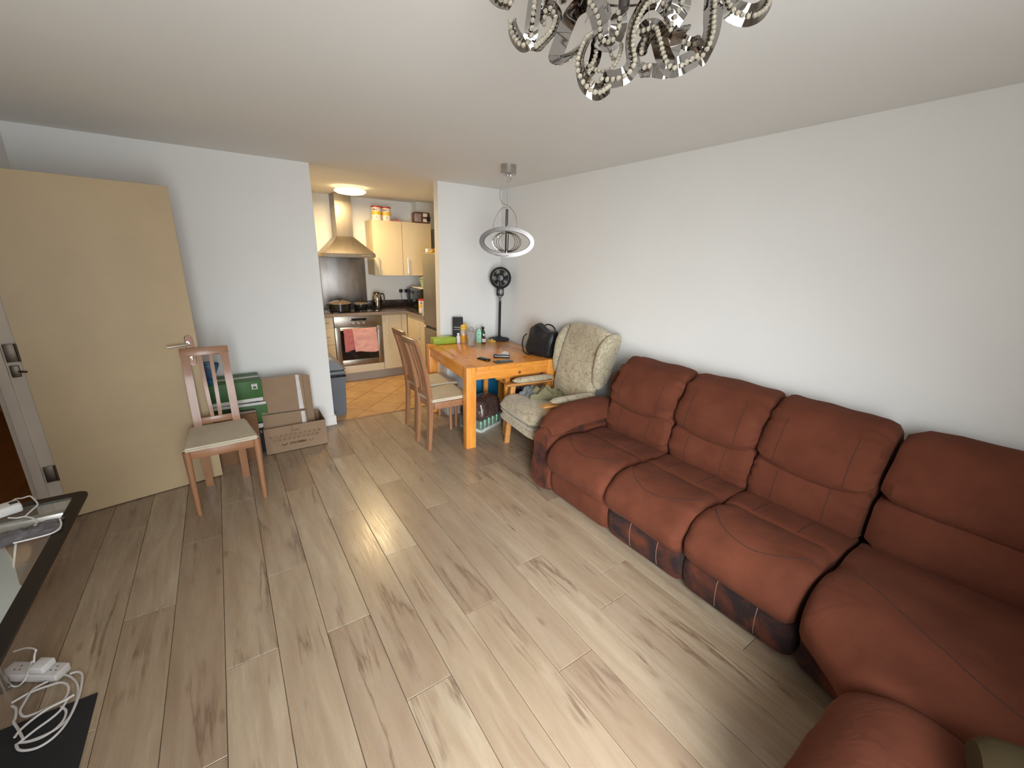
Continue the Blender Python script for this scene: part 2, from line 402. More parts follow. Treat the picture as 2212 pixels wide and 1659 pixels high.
# oak laminate planks, boards run along the room
PW, PL = .19, 1.375
phase = {0: -1.60, 1: -2.14, 2: -2.74, 3: -1.83, 4: -2.605, 5: -1.695, 6: -2.90, -1: -2.495, -2: -1.97, -3: -2.46, -4: -1.445, -5: -1.936, -6: -1.1, -7: -2.6, 7: -2.2, 8: -1.5, 9: -2.8, 10: -1.9, 11: -2.4, 12: -1.2}
cache = {}
for k in range(-8, 13):
    x0 = max(-2.305+k*PW, XL+.002); x1 = min(-2.305+(k+1)*PW, -.002)
    if x1-x0 < .01: continue
    y = phase.get(k, -1.7)
    while y > YR: y -= PL
    while y < .03:
        a, c = max(y, YR+.002), min(y+PL, .03)
        if c-a > .02:
            key = (round(x1-x0, 4), round(c-a, 4)); w, l = (x1-x0)/2-.0009, (c-a)/2-.0009
            if key not in cache:
                t = BM(); box(t, -w, w, -l, l, -.012, 0, .0016, 1)
                o = obj('plank', t, OAK, floor, smooth=False); cache[key] = o.data
            else:
                o = bpy.data.objects.new('plank', cache[key]); COL.objects.link(o); o.parent = floor
            o.location = ((x0+x1)/2, (a+c)/2, 0)
        y += PL
# kitchen floor: stone tiles laid on the diagonal
b = BM(); box(b, -2.2, 0, .045, 1.95, -.10, -.004); kf = struct('floor_kitchen', b, GROUT)
def clip(poly, x0, x1, y0, y1):
    for ax, v, s in ((0, x0, 1), (0, x1, -1), (1, y0, 1), (1, y1, -1)):
        out = []
        for i in range(len(poly)):
            p, q = poly[i], poly[(i+1) % len(poly)]; dp, dq = s*(p[ax]-v), s*(q[ax]-v)
            if dp >= 0: out.append(p)
            if dp*dq < 0:
                t = dp/(dp-dq); out.append((p[0]+(q[0]-p[0])*t, p[1]+(q[1]-p[1])*t))
        poly = out
        if not poly: return []
    return poly
TS = .424; g = .004
for i in range(-10, 5):
    for j in range(-8, 8):
        u0, u1 = -1.37+i*TS+g, -1.37+(i+1)*TS-g; v0, v1 = -.90+j*TS+g, -.90+(j+1)*TS-g
        poly = [((u+v)/2, (v-u)/2) for u, v in ((u0, v0), (u0, v1), (u1, v1), (u1, v0))]
        poly = clip(poly, -2.198, -.002, .058, 1.5)
        if len(poly) < 3: continue
        ar = abs(sum(poly[q][0]*poly[(q+1) % len(poly)][1]-poly[(q+1) % len(poly)][0]*poly[q][1] for q in range(len(poly))))/2
        if ar < .002: continue
        cx = sum(p[0] for p in poly)/len(poly); cy = sum(p[1] for p in poly)/len(poly)
        t = BM(); prism(t, [(p[0]-cx, p[1]-cy) for p in poly], -.003, .002)
        obj('tile', t, TILE, kf, loc=(cx, cy, 0), smooth=False)

# ---------------------------------------------------------------- door and its frame (left)
b = BM()
for y0, y1 in ((-.765, -.72), (-1.60, -1.555)):
    box(b, XL-.125, XL+.004, y0, y1, 0, 2.05, .002)
    s = -1 if y0 > -1 else 1
    ym = y0 if s < 0 else y1
    box(b, XL-.10, XL-.055, min(ym, ym+s*.014), max(ym, ym+s*.014), 0, 2.03, .001)
box(b, XL-.125, XL+.004, -1.60, -.72, 2.02, 2.06, .002)
box(b, XL, XL+.016, -.715, -.655, 0, 2.10, .003); box(b, XL, XL+.016, -1.665, -1.605, 0, 2.10, .003); box(b, XL, XL+.016, -1.665, -.655, 2.06, 2.12, .003)
struct('trim_3', b, mat('frame_paint', (.52, .44, .36), .45, var=.04))
DA = .184
door = obj('door_1', box(BM(), 0, .80, 0, .044, .006, 2.0, .0015, 1), DOORM, kind='structure', loc=(XL+.004, -.77, 0))
door.rotation_euler = (0, 0, DA)
def hinge(z, mt):
    t = BM(); box(t, -.050, -.006, -.0035, .001, z-.05, z+.05, .001); tube(t, [(-.002, -.006, z-.05), (-.002, -.006, z+.05)], .006, 10)
    return obj('hinge', t, mt, door)
hinge(1.06, DKMETAL); hinge(.32, DKMETAL); hinge(1.80, DKMETAL)
t = BM(); box(t, -.048, -.012, -.003, .0, .925, .99, .004); tube(t, [(-.02, -.004, .955), (.012, -.016, .95)], .005, 8); obj('latch_plate', t, DKMETAL, door)
t = BM(); lathe(t, [(.0, 0), (.023, 0), (.0235, .004), (.02, .008), (0, .008)], (.755, 0, 0), 24, 'y')
for v in t.verts: v.co.z = .98 + v.co.z*1 + (.075 if v.co.z > 0 else -.095)
HCH = mat('handle_chrome', (.80, .79, .77), .12, 1, var=0)
hd = obj('handle', t, HCH, door, 'chrome lever handle on long backplate')
t = BM(); tube(t, [(.755, -.006, 1.02), (.755, -.045, 1.02), (.735, -.052, 1.02), (.63, -.052, 1.015)], .0085, 12, smooth=5); lathe(t, [(.0, 0), (.017, 0), (.017, .014), (0, .014)], (.755, 0, 1.02), 20, 'y'); obj('lever', t, HCH, hd)
t = BM(); lathe(t, [(0, 0), (.010, 0), (.010, .014), (0, .014)], (.755, 0, .92), 16, 'y'); box(t, .75, .76, -.02, -.012, .905, .935, .002); obj('lock_turn', t, HCH, hd)

# ---------------------------------------------------------------- sectional sofa
sofa = thing('sectional_sofa', 'brown microfibre reclining corner sofa along the right wall', 'sofa')
SEATP = [(.30, .20), (.30, .40), (.36, .432), (.48, .444), (.585, .446), (.612, .436), (.64, .450), (.74, .462), (.84, .455), (.91, .425), (.965, .370), (.985, .305), (.965, .245), (.90, .215), (.6, .195)]
LUMB = [(.12, .38), (.36, .41), (.405, .44), (.415, .52), (.395, .60), (.365, .66), (.28, .68), (.14, .66)]
HEAD = [(.05, .62), (.22, .635), (.345, .640), (.392, .665), (.400, .73), (.355, .84), (.285, .925), (.20, .962), (.10, .95), (.04, .85)]
FOOT = [(.55, .03), (.86, .028), (.905, .05), (.925, .12), (.925, .19), (.895, .235), (.80, .25), (.55, .245)]
def straight(y0, y1, n=18):
    return [(lambda a, b, y=y0+(y1-y0)*i/(n-1): (-a, y, b)) for i in range(n)]
def along_rear(x0, x1, n=18):
    return [(lambda a, b, x=x0+(x1-x0)*i/(n-1): (x, YR+.075+a, b)) for i in range(n)]
def wedge(n=26, u0=0., u1=1.):
    Bp = catmull([(0, -3.735, 0), (0, -4.15, 0), (-.06, -4.55, 0), (-.22, -4.80, 0), (-.47, -4.94, 0), (-.80, YR+.02, 0), (-1.185, YR+.02, 0)], 8)
    out = []
    for i in range(n):
        u = u0+(u1-u0)*i/(n-1); q = u*(len(Bp)-1); k = min(int(q), len(Bp)-2); B0 = Bp[k].lerp(Bp[k+1], q-k)
        F0 = Vector((-1.0, -3.735, 0)).lerp(Vector((-1.20, -3.955, 0)), u)
        D = F0-B0; L = D.length; D.normalize()
        def fn(a, b, B0=B0, D=D, L=L):
            d = a if a < .42 else .42+(a-.42)/.58*(L-.42)
            p = B0+D*d; return (p.x, p.y, b)
        out.append(fn)
    return out
def seam_line(parent, stns, line, r=.0035):
    t = BM(); tube(t, [Vector(st(a, b)) for st, (a, b) in zip(stns, line)], r, 5); obj('seam', t, SEAM, parent)
from mathutils.bvhtree import BVHTree
def stitch(o, pts, d, r=.0024, lift=.0004, m=None):
    me = o.data; tr = BVHTree.FromPolygons([v.co for v in me.vertices], [p.vertices for p in me.polygons]); hit = []
    for p in catmull(pts, 4):
        h = tr.ray_cast(Vector(p), Vector(d))
        if h[0] is not None: hit.append(h[0]-Vector(d)*lift)
    if len(hit) > 3:
        t = BM(); tube(t, hit, r, 5); obj('seam', t, m or SEAM, o)
secs = [(-2.135, -2.675, SOFA), (-2.685, -3.195, SOFAS), (-3.205, -3.715, SOFAS)]
for i, (y0, y1, fm) in enumerate(secs):
    st = straight(y0, y1, 26); sh = [(lambda a, b, f=f, k=math.sin(PI*i/25): f(a+.012*k*(a > .25), b-.030*k*max(0, min(1, (.80-b)/.15)))) for i, f in enumerate(st)]
    s = obj('seat_cushion', loft(BM(), SEATP, st, .035, .14, .007, i*3+1, 4, .012), SOFA, sofa)
    lb = obj('lumbar_cushion', loft(BM(), LUMB, st, .030, .10, .006, i*3+2, 5, .022), SOFA, sofa).name
    hc = obj('back_cushion', loft(BM(), HEAD, sh, .045, .13, .009, i*3+3, 6, .030), SOFA, sofa)
    fp = obj('footrest_panel', loft(BM(), FOOT, st, .02, .12, .003, i*3+4), fm, sofa, 'front panel with dark worn stains' if i else None)
    wy = y1-y0; n = 9
    stitch(s, [(-(.77+.125*math.sin(PI*k/(n-1))**.7), y0+wy*(.07+.86*k/(n-1)), .7) for k in range(n)], (0, 0, -1))
    for q in (.30, .70): stitch(s, [(-.40, y0+wy*q, .7), (-.50, y0+wy*(q-.02), .7), (-.60, y0+wy*(q-.03), .7)], (0, 0, -1), .0016)
    for q in (.20, .80): stitch(hc, [(-1, y0+wy*q, z) for z in (.66, .74, .82, .89)], (1, 0, 0), .0018)
    for q in (.26, .72): stitch(bpy.data.objects[lb], [(-1, y0+wy*q, z) for z in (.45, .50, .56, .62)], (1, 0, 0), .0018)
    if i:
        LS = bpy.data.materials.get('light_stitch') or mat('light_stitch', (.20, .10, .07), .8, var=0)
        for q in (.36, .72): stitch(fp, [(-1.2, y0+wy*q, z) for z in (.225, .16, .10, .05)], (1, 0, 0), .0026, m=LS)
# corner wedge
st = wedge()
WSE = [(.30, .18), (.30, .40), (.40, .435), (.52, .452), (.63, .458), (.76, .468), (.88, .462), (.95, .435), (.992, .37), (.995, .30), (.97, .24), (.90, .215), (.6, .20)]
s = obj('seat_cushion', loft(BM(), WSE, st, .045, .16, .006, 31), SOFA, sofa)
obj('lumbar_cushion', loft(BM(), LUMB, st, .035, .10, .006, 32), SOFA, sofa)
obj('back_cushion', loft(BM(), HEAD, st, .05, .10, .008, 33), SOFA, sofa)
obj('footrest_panel', loft(BM(), [(.5, .03), (.86, .028), (.89, .12), (.88, .22), (.5, .22)], st, .02, .1, .002, 34), SOFAM, sofa)
stitch(s, [(-.70, -3.76, .7), (-.78, -3.9, .7), (-.90, -4.08, .7), (-1.0, -4.25, .7), (-1.06, -4.5, .7)], (0, 0, -1))
# return section by the rear wall
st = along_rear(-1.215, -1.76)
obj('seat_cushion', loft(BM(), [(p[0], p[1]+(.012 if p[1] > .3 and p[0] > .7 else 0)) for p in SEATP], st, .035, .12, .006, 41), SOFA, sofa)
obj('lumbar_cushion', loft(BM(), LUMB, st, .035, .22, .006, 42), SOFA, sofa)
obj('back_cushion', loft(BM(), HEAD, st, .05, .22, .008, 43), SOFA, sofa)
obj('footrest_panel', loft(BM(), FOOT, st, .02, .12, .003, 44), SOFAM, sofa)
# arm: a tall rounded body with a plump pad on top
ARM = [(-2.128, .03), (-2.128, .40), (-2.10, .465), (-2.02, .50), (-1.955, .475), (-1.925, .40), (-1.92, .2), (-1.925, .03)]
stx = [(lambda a, b, x=-.06-.87*i/15: (x, a, b)) for i in range(16)]
arm = obj('armrest', loft(BM(), ARM, stx, .035, .10, .005, 51), SOFAM, sofa)
PAD = [(-2.150, .50), (-2.155, .545), (-2.11, .60), (-2.02, .625), (-1.95, .605), (-1.918, .555), (-1.925, .495), (-2.02, .475)]
stx = [(lambda a, b, x=-.20-.70*i/17, i=i: (x, a, b-.07*max(0, (i-10)/7)**2)) for i in range(18)]
obj('armrest_pad', loft(BM(), PAD, stx, .055, .30, .004, 52), SOFA, sofa)
WING = [(-2.13, .40), (-2.13, .74), (-2.09, .84), (-2.03, .80), (-2.0, .6), (-2.0, .40)]
stx = [(lambda a, b, x=-.04-.22*i/9: (x, a, b)) for i in range(10)]
obj('side_wing', loft(BM(), WING, stx, .03, .3, .004, 53), SOFA, sofa)
# dark carcass underneath and behind
t = BM(); box(t, -.85, -.05, -3.71, -1.93, .02, .22); box(t, -.14, -.03, -3.71, -2.02, .02, .85); box(t, -1.75, -1.2, YR+.03, YR+.85, .02, .22)
obj('base_frame', t, mat('sofa_carcass', (.03, .014, .010), .9), sofa)
# olive cushion at the near end of the return
t = BM(); loft(t, [(0, .0), (.32, .0), (.37, .05), (.32, .11), (.16, .13), (.02, .10), (-.03, .05)], [(lambda a, b, y=.36*i/11: (a, y, b)) for i in range(12)], .05, .4, .006, 61)
o = obj('cushion', t, mat('olive_fabric', (.055, .036, .010), .9, bscale=30), loc=(-1.505, -4.635, .480)); o.rotation_euler = (0, 0, .3); tag(o, 'olive brown cushion lying on the near end of the corner sofa', 'cushion')

# ---------------------------------------------------------------- chairs with slatted backs
def make_chair(label, group):
    t = thing('dining_chair', label, 'chair', group=group)
    # padded seat
    s = BM(); n = 12
    poly = [(-.200, -.215), (.200, -.215), (.165, .185), (-.165, .185)]
    prism(s, poly, .445, .470); bmesh.ops.bevel(s, geom=s.edges[:], offset=.010, segments=3, affect='EDGES')
    obj('seat', s, SEATC, t)
    a = BM(); box(a, -.175, .175, -.190, -.168, .385, .443, .003); box(a, -.145, .145, .155, .175, .385, .443, .003)
    for sx in (-1, 1):
        M = Matrix.Translation((sx*.172, 0, 0)) @ Matrix.Rotation(sx*math.atan(.035/.36), 4, 'Z')
        box(a, -.010, .010, -.175, .165, .385, .443, .003, M=M)
    obj('seat_rail', a, BEECHX, t)
    for sx in (-1, 1):
        l = BM(); tube(l, [(sx*.185, -.185, .443), (sx*.185, -.185, .30), (sx*.183, -.190, 0)], lambda q: .021-.006*q, 12); obj('leg', l, BEECH, t)
    for sx in (-1, 1):
        l = BM()
        pts = [(.205, 0, .020), (.190, .20, .024), (.180, .42, .028), (.200, .60, .026), (.240, .80, .024), (.285, .945, .022)]
        pc = catmull([(p[0], p[1], p[2]) for p in pts], 4)
        rings = []
        for p in pc:
            xo = sx*(.112-.002*min(1, p.y/.95)); hw, hd = .023, p.z/1.5
            rings.append([l.verts.new((xo+dx*hw, p.x+dy*hd, p.y)) for dx, dy in ((-1, -1), (1, -1), (1, 1), (-1, 1))])
        for A, B in zip(rings, rings[1:]):
            for k in range(4): l.faces.new((A[k], A[(k+1) % 4], B[(k+1) % 4], B[k]))
        l.faces.new(rings[0][::-1]); l.faces.new(rings[-1]); obj('leg', l, BEECH, t)
    r = BM(); box(r, -.136, .136, -.012, .012, -.028, .028, .004, M=Matrix.Translation((0, .290, .962)) @ Matrix.Rotation(-.25, 4, 'X')); obj('top_rail', r, BEECHX, t)
    r = BM(); box(r, -.100, .100, -.010, .010, -.022, .022, .003, M=Matrix.Translation((0, .185, .500)) @ Matrix.Rotation(-.1, 4, 'X')); obj('lower_rail', r, BEECHX, t)
    for sx in (-1, 1):
        q = BM(); pc = catmull([(sx*.022, .187, .50), (sx*.026, .200, .64), (sx*.029, .242, .80), (sx*.031, .286, .95)], 4)
        rings = [[q.verts.new((p.x+dx*.011, p.y+dy*.007, p.z)) for dx, dy in ((-1, -1), (1, -1), (1, 1), (-1, 1))] for p in pc]
        for A, B in zip(rings, rings[1:]):
            for k in range(4): q.faces.new((A[k], A[(k+1) % 4], B[(k+1) % 4], B[k]))
        q.faces.new(rings[0][::-1]); q.faces.new(rings[-1]); obj('slat', q, BEECH, t)
    return t
GCH = 'slat-back dining chairs with cream seats'
ch = make_chair('slat-back wooden chair with cream seat standing alone before the open door', GCH)
ch.location = (-2.815, -.935, 0); ch.rotation_euler = (0, 0, .05)
dup(ch, (-1.165, -.885, 0), R(94), 'slat-back wooden chair pushed under the table, beside its front left leg', GCH)
dup(ch, (-1.105, -.47, 0), R(92), 'slat-back wooden chair at the table, further back towards the kitchen opening', GCH)

# ---------------------------------------------------------------- pine dining table
TZ = .742; TA = R(-5.5); TO = Vector((-1.072, -1.172, 0))
tb = thing('dining_table', 'square knotty orange pine dining table in the corner', 'table', TO, TA)
TW, TD = .91, 1.09
t = BM(); box(t, .094, TW-.094, 0.001, TD, TZ-.033, TZ, .003); box(t, 0.001, .0945, .090, TD-.09, TZ-.033, TZ, .003); box(t, TW-.0945, TW-.001, .090, TD-.09, TZ-.033, TZ, .003); obj('tabletop', t, PINEY, tb)
for x, y in ((0, 0), (TW-.09, 0), (0, TD-.09), (TW-.09, TD-.09)):
    l = BM(); box(l, x, x+.09, y, y+.088, 0, TZ+.0005, .003); obj('leg', l, PINEZ, tb)
for y in (.012, TD-.034):
    t = BM(); box(t, .09, TW-.09, y, y+.022, TZ-.115, TZ-.034, .002); obj('apron', t, PINEX, tb)
for x in (.008, TW-.030):
    t = BM(); box(t, x, x+.022, .088, TD-.088, TZ-.115, TZ-.034, .002); obj('apron', t, PINEY, tb)
def on_table(px, py): return at_z(px, py, TZ)

# stool frame pushed under the table
so = thing('wooden_stool', 'small pine stool pushed under the dining table beside the armchair', 'stool', (-.60, -1.085, 0), R(-6))
for x, y in ((0, 0), (.06, .60), (.30, 0), (.34, .60)):
    l = BM(); box(l, x-.022, x+.022, y-.02, y+.02, 0, .572, .004); obj('leg', l, PINEZ, so)
for y in (0, .60):
    t = BM(); tube(t, [(-.10, y, .585), (-.09, y, .588), (.32, y, .590), (.335, y, .588)], .021, 12, smooth=2); obj('top_rail', t, PINEX, so)
t = BM(); box(t, .0, .30, -.01, .61, .50, .53, .006); obj('seat_board', t, PINEX, so)

# ---------------------------------------------------------------- armchair
AR = R(-96)
ac = thing('wing_armchair', 'wooden framed wing armchair in faded beige leaf-patterned fabric', 'armchair', (-.425, -1.565, 0), AR)
def stA(x0, x1, n, fn): return [(lambda a, b, x=x0+(x1-x0)*i/(n-1): fn(x, a, b)) for i in range(n)]
s = obj('seat_cushion', loft(BM(), [(-.36, .385), (.20, .365), (.22, .43), (.0, .475), (-.2, .49), (-.33, .48), (-.385, .44)], stA(-.285, .285, 18, lambda x, a, b: (x, a, b)), .04, .22, .006, 71), FLORAL, ac)
obj('seat_base', loft(BM(), [(-.345, .27), (.22, .25), (.22, .36), (-.345, .378), (-.365, .33)], stA(-.28, .28, 10, lambda x, a, b: (x, a, b)), .012, .06, .002, 72), FLORAL, ac)
# backrest leans back; the panel is buttoned, so it gets soft hollows
bk = BM(); nx, nz = 22, 28; grid = []
def backpt(u, v, off):
    z = .40+.68*v; y = .135+.16*v**1.15+off
    w = .245+.035*math.sin(PI*min(1, v*1.0))*.6+.015*v
    crown = .035*(1-(2*u-1)**2)*v**6
    return Vector(((2*u-1)*w, y, z+crown))
fr = []; bb = []
for j in range(nz+1):
    rf, rb = [], []
    for i in range(nx+1):
        u, v = i/nx, j/nz; e = (math.sin(PI*u)**.35)*(math.sin(PI*min(.985, max(.015, v)))**.3)
        dim = 0
        for (bu, bv) in ((.3, .80), (.7, .80), (.5, .62), (.28, .45), (.72, .45), (.5, .28)):
            dim += .016*math.exp(-((u-bu)**2*50+(v-bv)**2*60))
        rf.append(bk.verts.new(backpt(u, v, -.075*e+dim+.02)))
        rb.append(bk.verts.new(backpt(u, v, .045+.02*e)))
    fr.append(rf); bb.append(rb)
for j in range(nz):
    for i in range(nx):
        bk.faces.new((fr[j][i], fr[j][i+1], fr[j+1][i+1], fr[j+1][i])); bk.faces.new((bb[j][i+1], bb[j][i], bb[j+1][i], bb[j+1][i+1]))
for j in range(nz):
    bk.faces.new((fr[j+1][0], bb[j+1][0], bb[j][0], fr[j][0])); bk.faces.new((fr[j][nx], bb[j][nx], bb[j+1][nx], fr[j+1][nx]))
for i in range(nx):
    bk.faces.new((fr[0][i], bb[0][i], bb[0][i+1], fr[0][i+1])); bk.faces.new((fr[nz][i+1], bb[nz][i+1], bb[nz][i], fr[nz][i]))
bko = obj('backrest', bk, FLORAL, ac, ang=60)
for (bu, bv) in ((.3, .80), (.7, .80), (.5, .62), (.28, .45), (.72, .45), (.5, .28)):
    t = BM(); p = backpt(bu, bv, -.05); sphere(t, (p.x, p.y+.008, p.z), .009, (1, .5, 1), 1); obj('button', t, FLORAL, bko)
for sx in (-1, 1):
    prof = [(.02, 0), (-.03, .07), (-.065, .20), (-.07, .33), (-.02, .42), (.06, .44), (.13, .39), (.13, .10), (.08, 0)]
    stw = [(lambda a, b, q=q: (sx*(.262+.052*q), .175+.12*((b)/.42)+a*1.0, .635+b)) for q in [i/7 for i in range(8)]]
    obj('wing', loft(BM(), prof, stw, .022, .5, .003, 80+sx), FLORAL, ac)
    # wooden arm, padded top, posts and legs
    t = BM(); x = sx*.305
    loft(t, [(-.028, -.014), (.028, -.014), (.030, .010), (-.030, .010)], [(lambda a, b, y=-.32+.50*i/9: (x+a, y, .560+b-.012*(y+.32))) for i in range(10)], .008, .08, 0, 0, 2); arm_o = obj('arm', t, CHAIRW, ac)
    loft(p := BM(), [(-.032, .0), (.032, .0), (.038, .020), (.020, .040), (-.020, .040), (-.038, .020)], [(lambda a, b, y=-.245+.42*i/13: (x+a, y, .572+b)) for i in range(14)], .022, .25, .001, 5, 3); obj('arm_pad', p, FLORAL, arm_o)
    l = BM(); box(l, x-.017, x+.017, -.268, -.222, .0, .550, .005, M=Matrix.Translation((0, 0, 0)))
    for v in l.verts: v.co.y += -.05*(1-v.co.z/.550)
    obj('leg', l, CHAIRW, ac)
    l = BM(); box(l, x-.017, x+.017, .16, .205, .0, .58, .005)
    for v in l.verts: v.co.y += .09*(1-v.co.z/.60)*.8
    obj('leg', l, CHAIRW, ac)
    t = BM(); box(t, x-.010, x+.010, -.27, .22, .225, .26, .003); obj('side_rail', t, CHAIRW, ac)
# olive cloth and clear bag on the seat
def crumple(bm, w, d, h, seed, nx=18, ny=14):
    g = []
    for j in range(ny+1):
        row = []
        for i in range(nx+1):
            u, v = i/nx, j/ny; x, y = (u-.5)*w, (v-.5)*d
            e = min(u, 1-u, v, 1-v)*2
            z = h*(e**.5)*(.55+.75*noise.noise(Vector((u*3.3+seed, v*3.3, seed*.7)))+.35*noise.noise(Vector((u*9, v*9, seed))))
            row.append(bm.verts.new((x+.02*noise.noise(Vector((u*5, v*5, seed+9))), y+.02*noise.noise(Vector((u*5, v*5, seed+4))), max(.003, z))))
        g.append(row)
    for j in range(ny):
        for i in range(nx): bm.faces.new((g[j][i], g[j][i+1], g[j+1][i+1], g[j+1][i]))
    lo = [bm.verts.new((v.co.x*.96, v.co.y*.96, 0)) for v in g[0]]+[bm.verts.new((g[j][nx].co.x*.96, g[j][nx].co.y*.96, 0)) for j in range(1, ny+1)]+[bm.verts.new((g[ny][i].co.x*.96, g[ny][i].co.y*.96, 0)) for i in range(nx-1, -1, -1)]+[bm.verts.new((g[j][0].co.x*.96, g[j][0].co.y*.96, 0)) for j in range(ny-1, 0, -1)]
    up = g[0]+[g[j][nx] for j in range(1, ny+1)]+[g[ny][i] for i in range(nx-1, -1, -1)]+[g[j][0] for j in range(ny-1, 0, -1)]
    m = len(lo)
    for k in range(m): bm.faces.new((lo[k], lo[(k+1) % m], up[(k+1) % m], up[k]))
    bm.faces.new(lo[::-1]); return bm
o = obj('cloth', crumple(BM(), .30, .20, .15, 3), mat('olive_cloth', (.22, .20, .11), .9, var=.15, bscale=40, bstr=.4, bdist=.004), loc=(-.46, -1.50, .486), ang=70); o.rotation_euler = (0, 0, R(-40)); tag(o, 'crumpled olive green cloth lying on the armchair seat', 'cloth')
o = obj('plastic_bag', crumple(BM(), .20, .13, .10, 8), mat('grey_bag', (.16, .18, .18), .25, var=.3, vscale=12, bscale=30, bstr=.5, bdist=.006), loc=(-.52, -1.36, .486), ang=70); o.rotation_euler = (0, 0, R(10)); tag(o, 'small greyish plastic bag on the armchair seat under its left arm', 'bag')

# ---------------------------------------------------------------- handbag on the table
hb = thing('handbag', 'black leather tote bag standing on the table by the wing armchair', 'bag', (-.175, -1.055, TZ), R(-80))
LEATH = mat('black_leather', (.010, .010, .013), .42, var=.2, vscale=10, bscale=22, bstr=.5, bdist=.008)
t = BM()
prof = [(-.075, 0), (.075, 0), (.080, .08), (.065, .20), (.045, .265), (.035, .275), (-.035, .265), (-.045, .25), (-.07, .18), (-.085, .08)]
loft(t, prof, [(lambda a, b, x=-.155+.31*i/15, i=i: (x*(1-.05*b/.27), a, b*(1+.10*math.sin(i*.42)-.05*(i < 4)))) for i in range(16)], .03, .25, .008, 91)
hbb = obj('bag_body', t, LEATH, hb)
for y, s2 in ((-.075, 1), (.06, -1)):
    t = BM(); tube(t, [(-.10, y, .20), (-.08, y*1.3, .255), (-.03, y*1.4, .285), (.03, y*1.4, .285), (.08, y*1.3, .255), (.10, y, .20)] if s2 < 0 else [(-.13, y-.015, .20), (-.15, y-.035, .17), (-.158, y-.045, .09), (-.13, y-.04, .02), (-.06, y-.035, .006)], .0065, 8, smooth=4); obj('handle', t, LEATH, hb)

# ---------------------------------------------------------------- pedestal fan standing on the table
fn = thing('pedestal_fan', 'slim black pedestal fan with round head standing on the table', 'fan', (-.135, -.215, TZ), math.atan2(-.82, -.57)+PI/2)
t = BM(); lathe(t, [(0, 0), (.112, 0), (.116, .006), (.112, .016), (.07, .024), (.03, .032), (.022, .045), (0, .045)], n=36); obj('base', t, BLACKM, fn)
t = BM(); tube(t, [(0, 0, .03), (0, 0, .50)], .015, 14); obj('pole', t, BLACKM, fn)
t = BM(); box(t, -.040, .040, -.030, .024, .495, .575, .008); prism(t, [(-.036, -.0), (.036, 0), (.016, -.03), (-.016, -.03)], -.02, .02, Matrix.Translation((0, 0, .498)) @ Matrix.Rotation(PI/2, 4, 'X')); cb_ = obj('control_box', t, BLACK, fn)
t = BM(); box(t, .003, .009, -.0325, -.029, .510, .565); lathe(t, [(0, 0), (.005, 0), (.005, .0035), (0, .0035)], (-.014, -.030, .535), 12, 'y'); obj('button', t, OFFW, cb_)
HZ = .685
t = BM()
RR = .105
tube(t, [(RR*math.cos(a), -.02, HZ+RR*math.sin(a)) for a in [2*PI*k/48 for k in range(48)]], .0125, 10, True)
tube(t, [((RR-.004)*math.cos(a), .03, HZ+(RR-.004)*math.sin(a)) for a in [2*PI*k/48 for k in range(48)]], .009, 8, True)
obj('guard_ring', t, BLACK, fn)
t = BM()
for k in range(40):
    a = 2*PI*k/40; p = [((.03)*math.cos(a), -.040, HZ+.03*math.sin(a)), (.07*math.cos(a+.25), -.036, HZ+.07*math.sin(a+.25)), (.101*math.cos(a+.42), -.022, HZ+.101*math.sin(a+.42))]
    tube(t, p, .0009, 4)
    tube(t, [(.03*math.cos(a), .062, HZ+.03*math.sin(a)), (.08*math.cos(a), .055, HZ+.08*math.sin(a)), (.101*math.cos(a), .030, HZ+.101*math.sin(a))], .0012, 4)
obj('grille', t, BLACK, fn, kind='stuff')
for k in range(5):
    a0 = 2*PI*k/5; t = BM(); g2 = []
    for i in range(6):
        rr = .018+.068*i/5; sp = .32+.10*i/5
        g2.append([t.verts.new((rr*math.cos(a0+s*sp), -.004+.016*s, HZ+rr*math.sin(a0+s*sp))) for s in (-1, 0, 1)])
    for A, B in zip(g2, g2[1:]):
        for q in range(2): t.faces.new((A[q], A[q+1], B[q+1], B[q]))
    o = obj('blade', t, mat('fan_blade', (.035, .033, .036), .3, var=0) if k == 0 else bpy.data.materials['fan_blade'], fn); o.modifiers.new('s', 'SOLIDIFY').thickness = .0015
t = BM(); lathe(t, [(0, -.045), (.030, -.043), (.036, -.036), (.036, -.025), (.020, -.02), (.020, .03), (.045, .035), (.046, .075), (.030, .095), (0, .098)], (0, 0, HZ), 24, 'y')
for v in t.verts: v.co.y = -v.co.y
obj('motor', t, BLACK, fn)
t = BM(); box(t, -.015, .015, -.012, .03, .57, HZ-.03, .004); obj('neck', t, BLACK, fn)
t = BM(); tube(t, [(-.017, -.01, .47), (0, -.0175, .455), (.017, -.01, .44), (0, .0175, .44), (-.017, -.01, .425), (0, -.0175, .445), (.017, -.01, .47)], .0016, 6, smooth=3); obj('string', t, OFFW, fn, 'pale string crossed around the pole')

# ---------------------------------------------------------------- things on the table
def bottle(name, label, px, py, parts, cat='bottle', rz=0):
    p = on_table(px, py); t = thing(name, label, cat, (p.x, p.y+.02, TZ), rz)
    for nm, m, prof in parts:
        b = BM(); lathe(b, prof, n=20); obj(nm, b, m, t)
    return t
gb = thing('tissue_box', 'low lime green carton lying on the table beside the kitchen opening', 'box', (-.785, -.115, TZ), R(-3))
LIME = mat('lime_card', (.30, .42, .045), .5, var=.18, vscale=12)
t = BM(); box(t, -.125, .125, -.055, .055, 0, .066, .004); gbo = obj('carton', t, LIME, gb)
t = BM(); lathe(t, [(0, 0), (.08, 0), (.08, .002), (0, .002)], (0, 0, .066), 24, sx=1, sy=.32); obj('opening', t, mat('lime_pale', (.42, .50, .22), .6), gb)
bx = thing('black_box', 'tall black carton with pale lettering standing on the table by the wall', 'box', (-.60, -.100, TZ), R(-28))
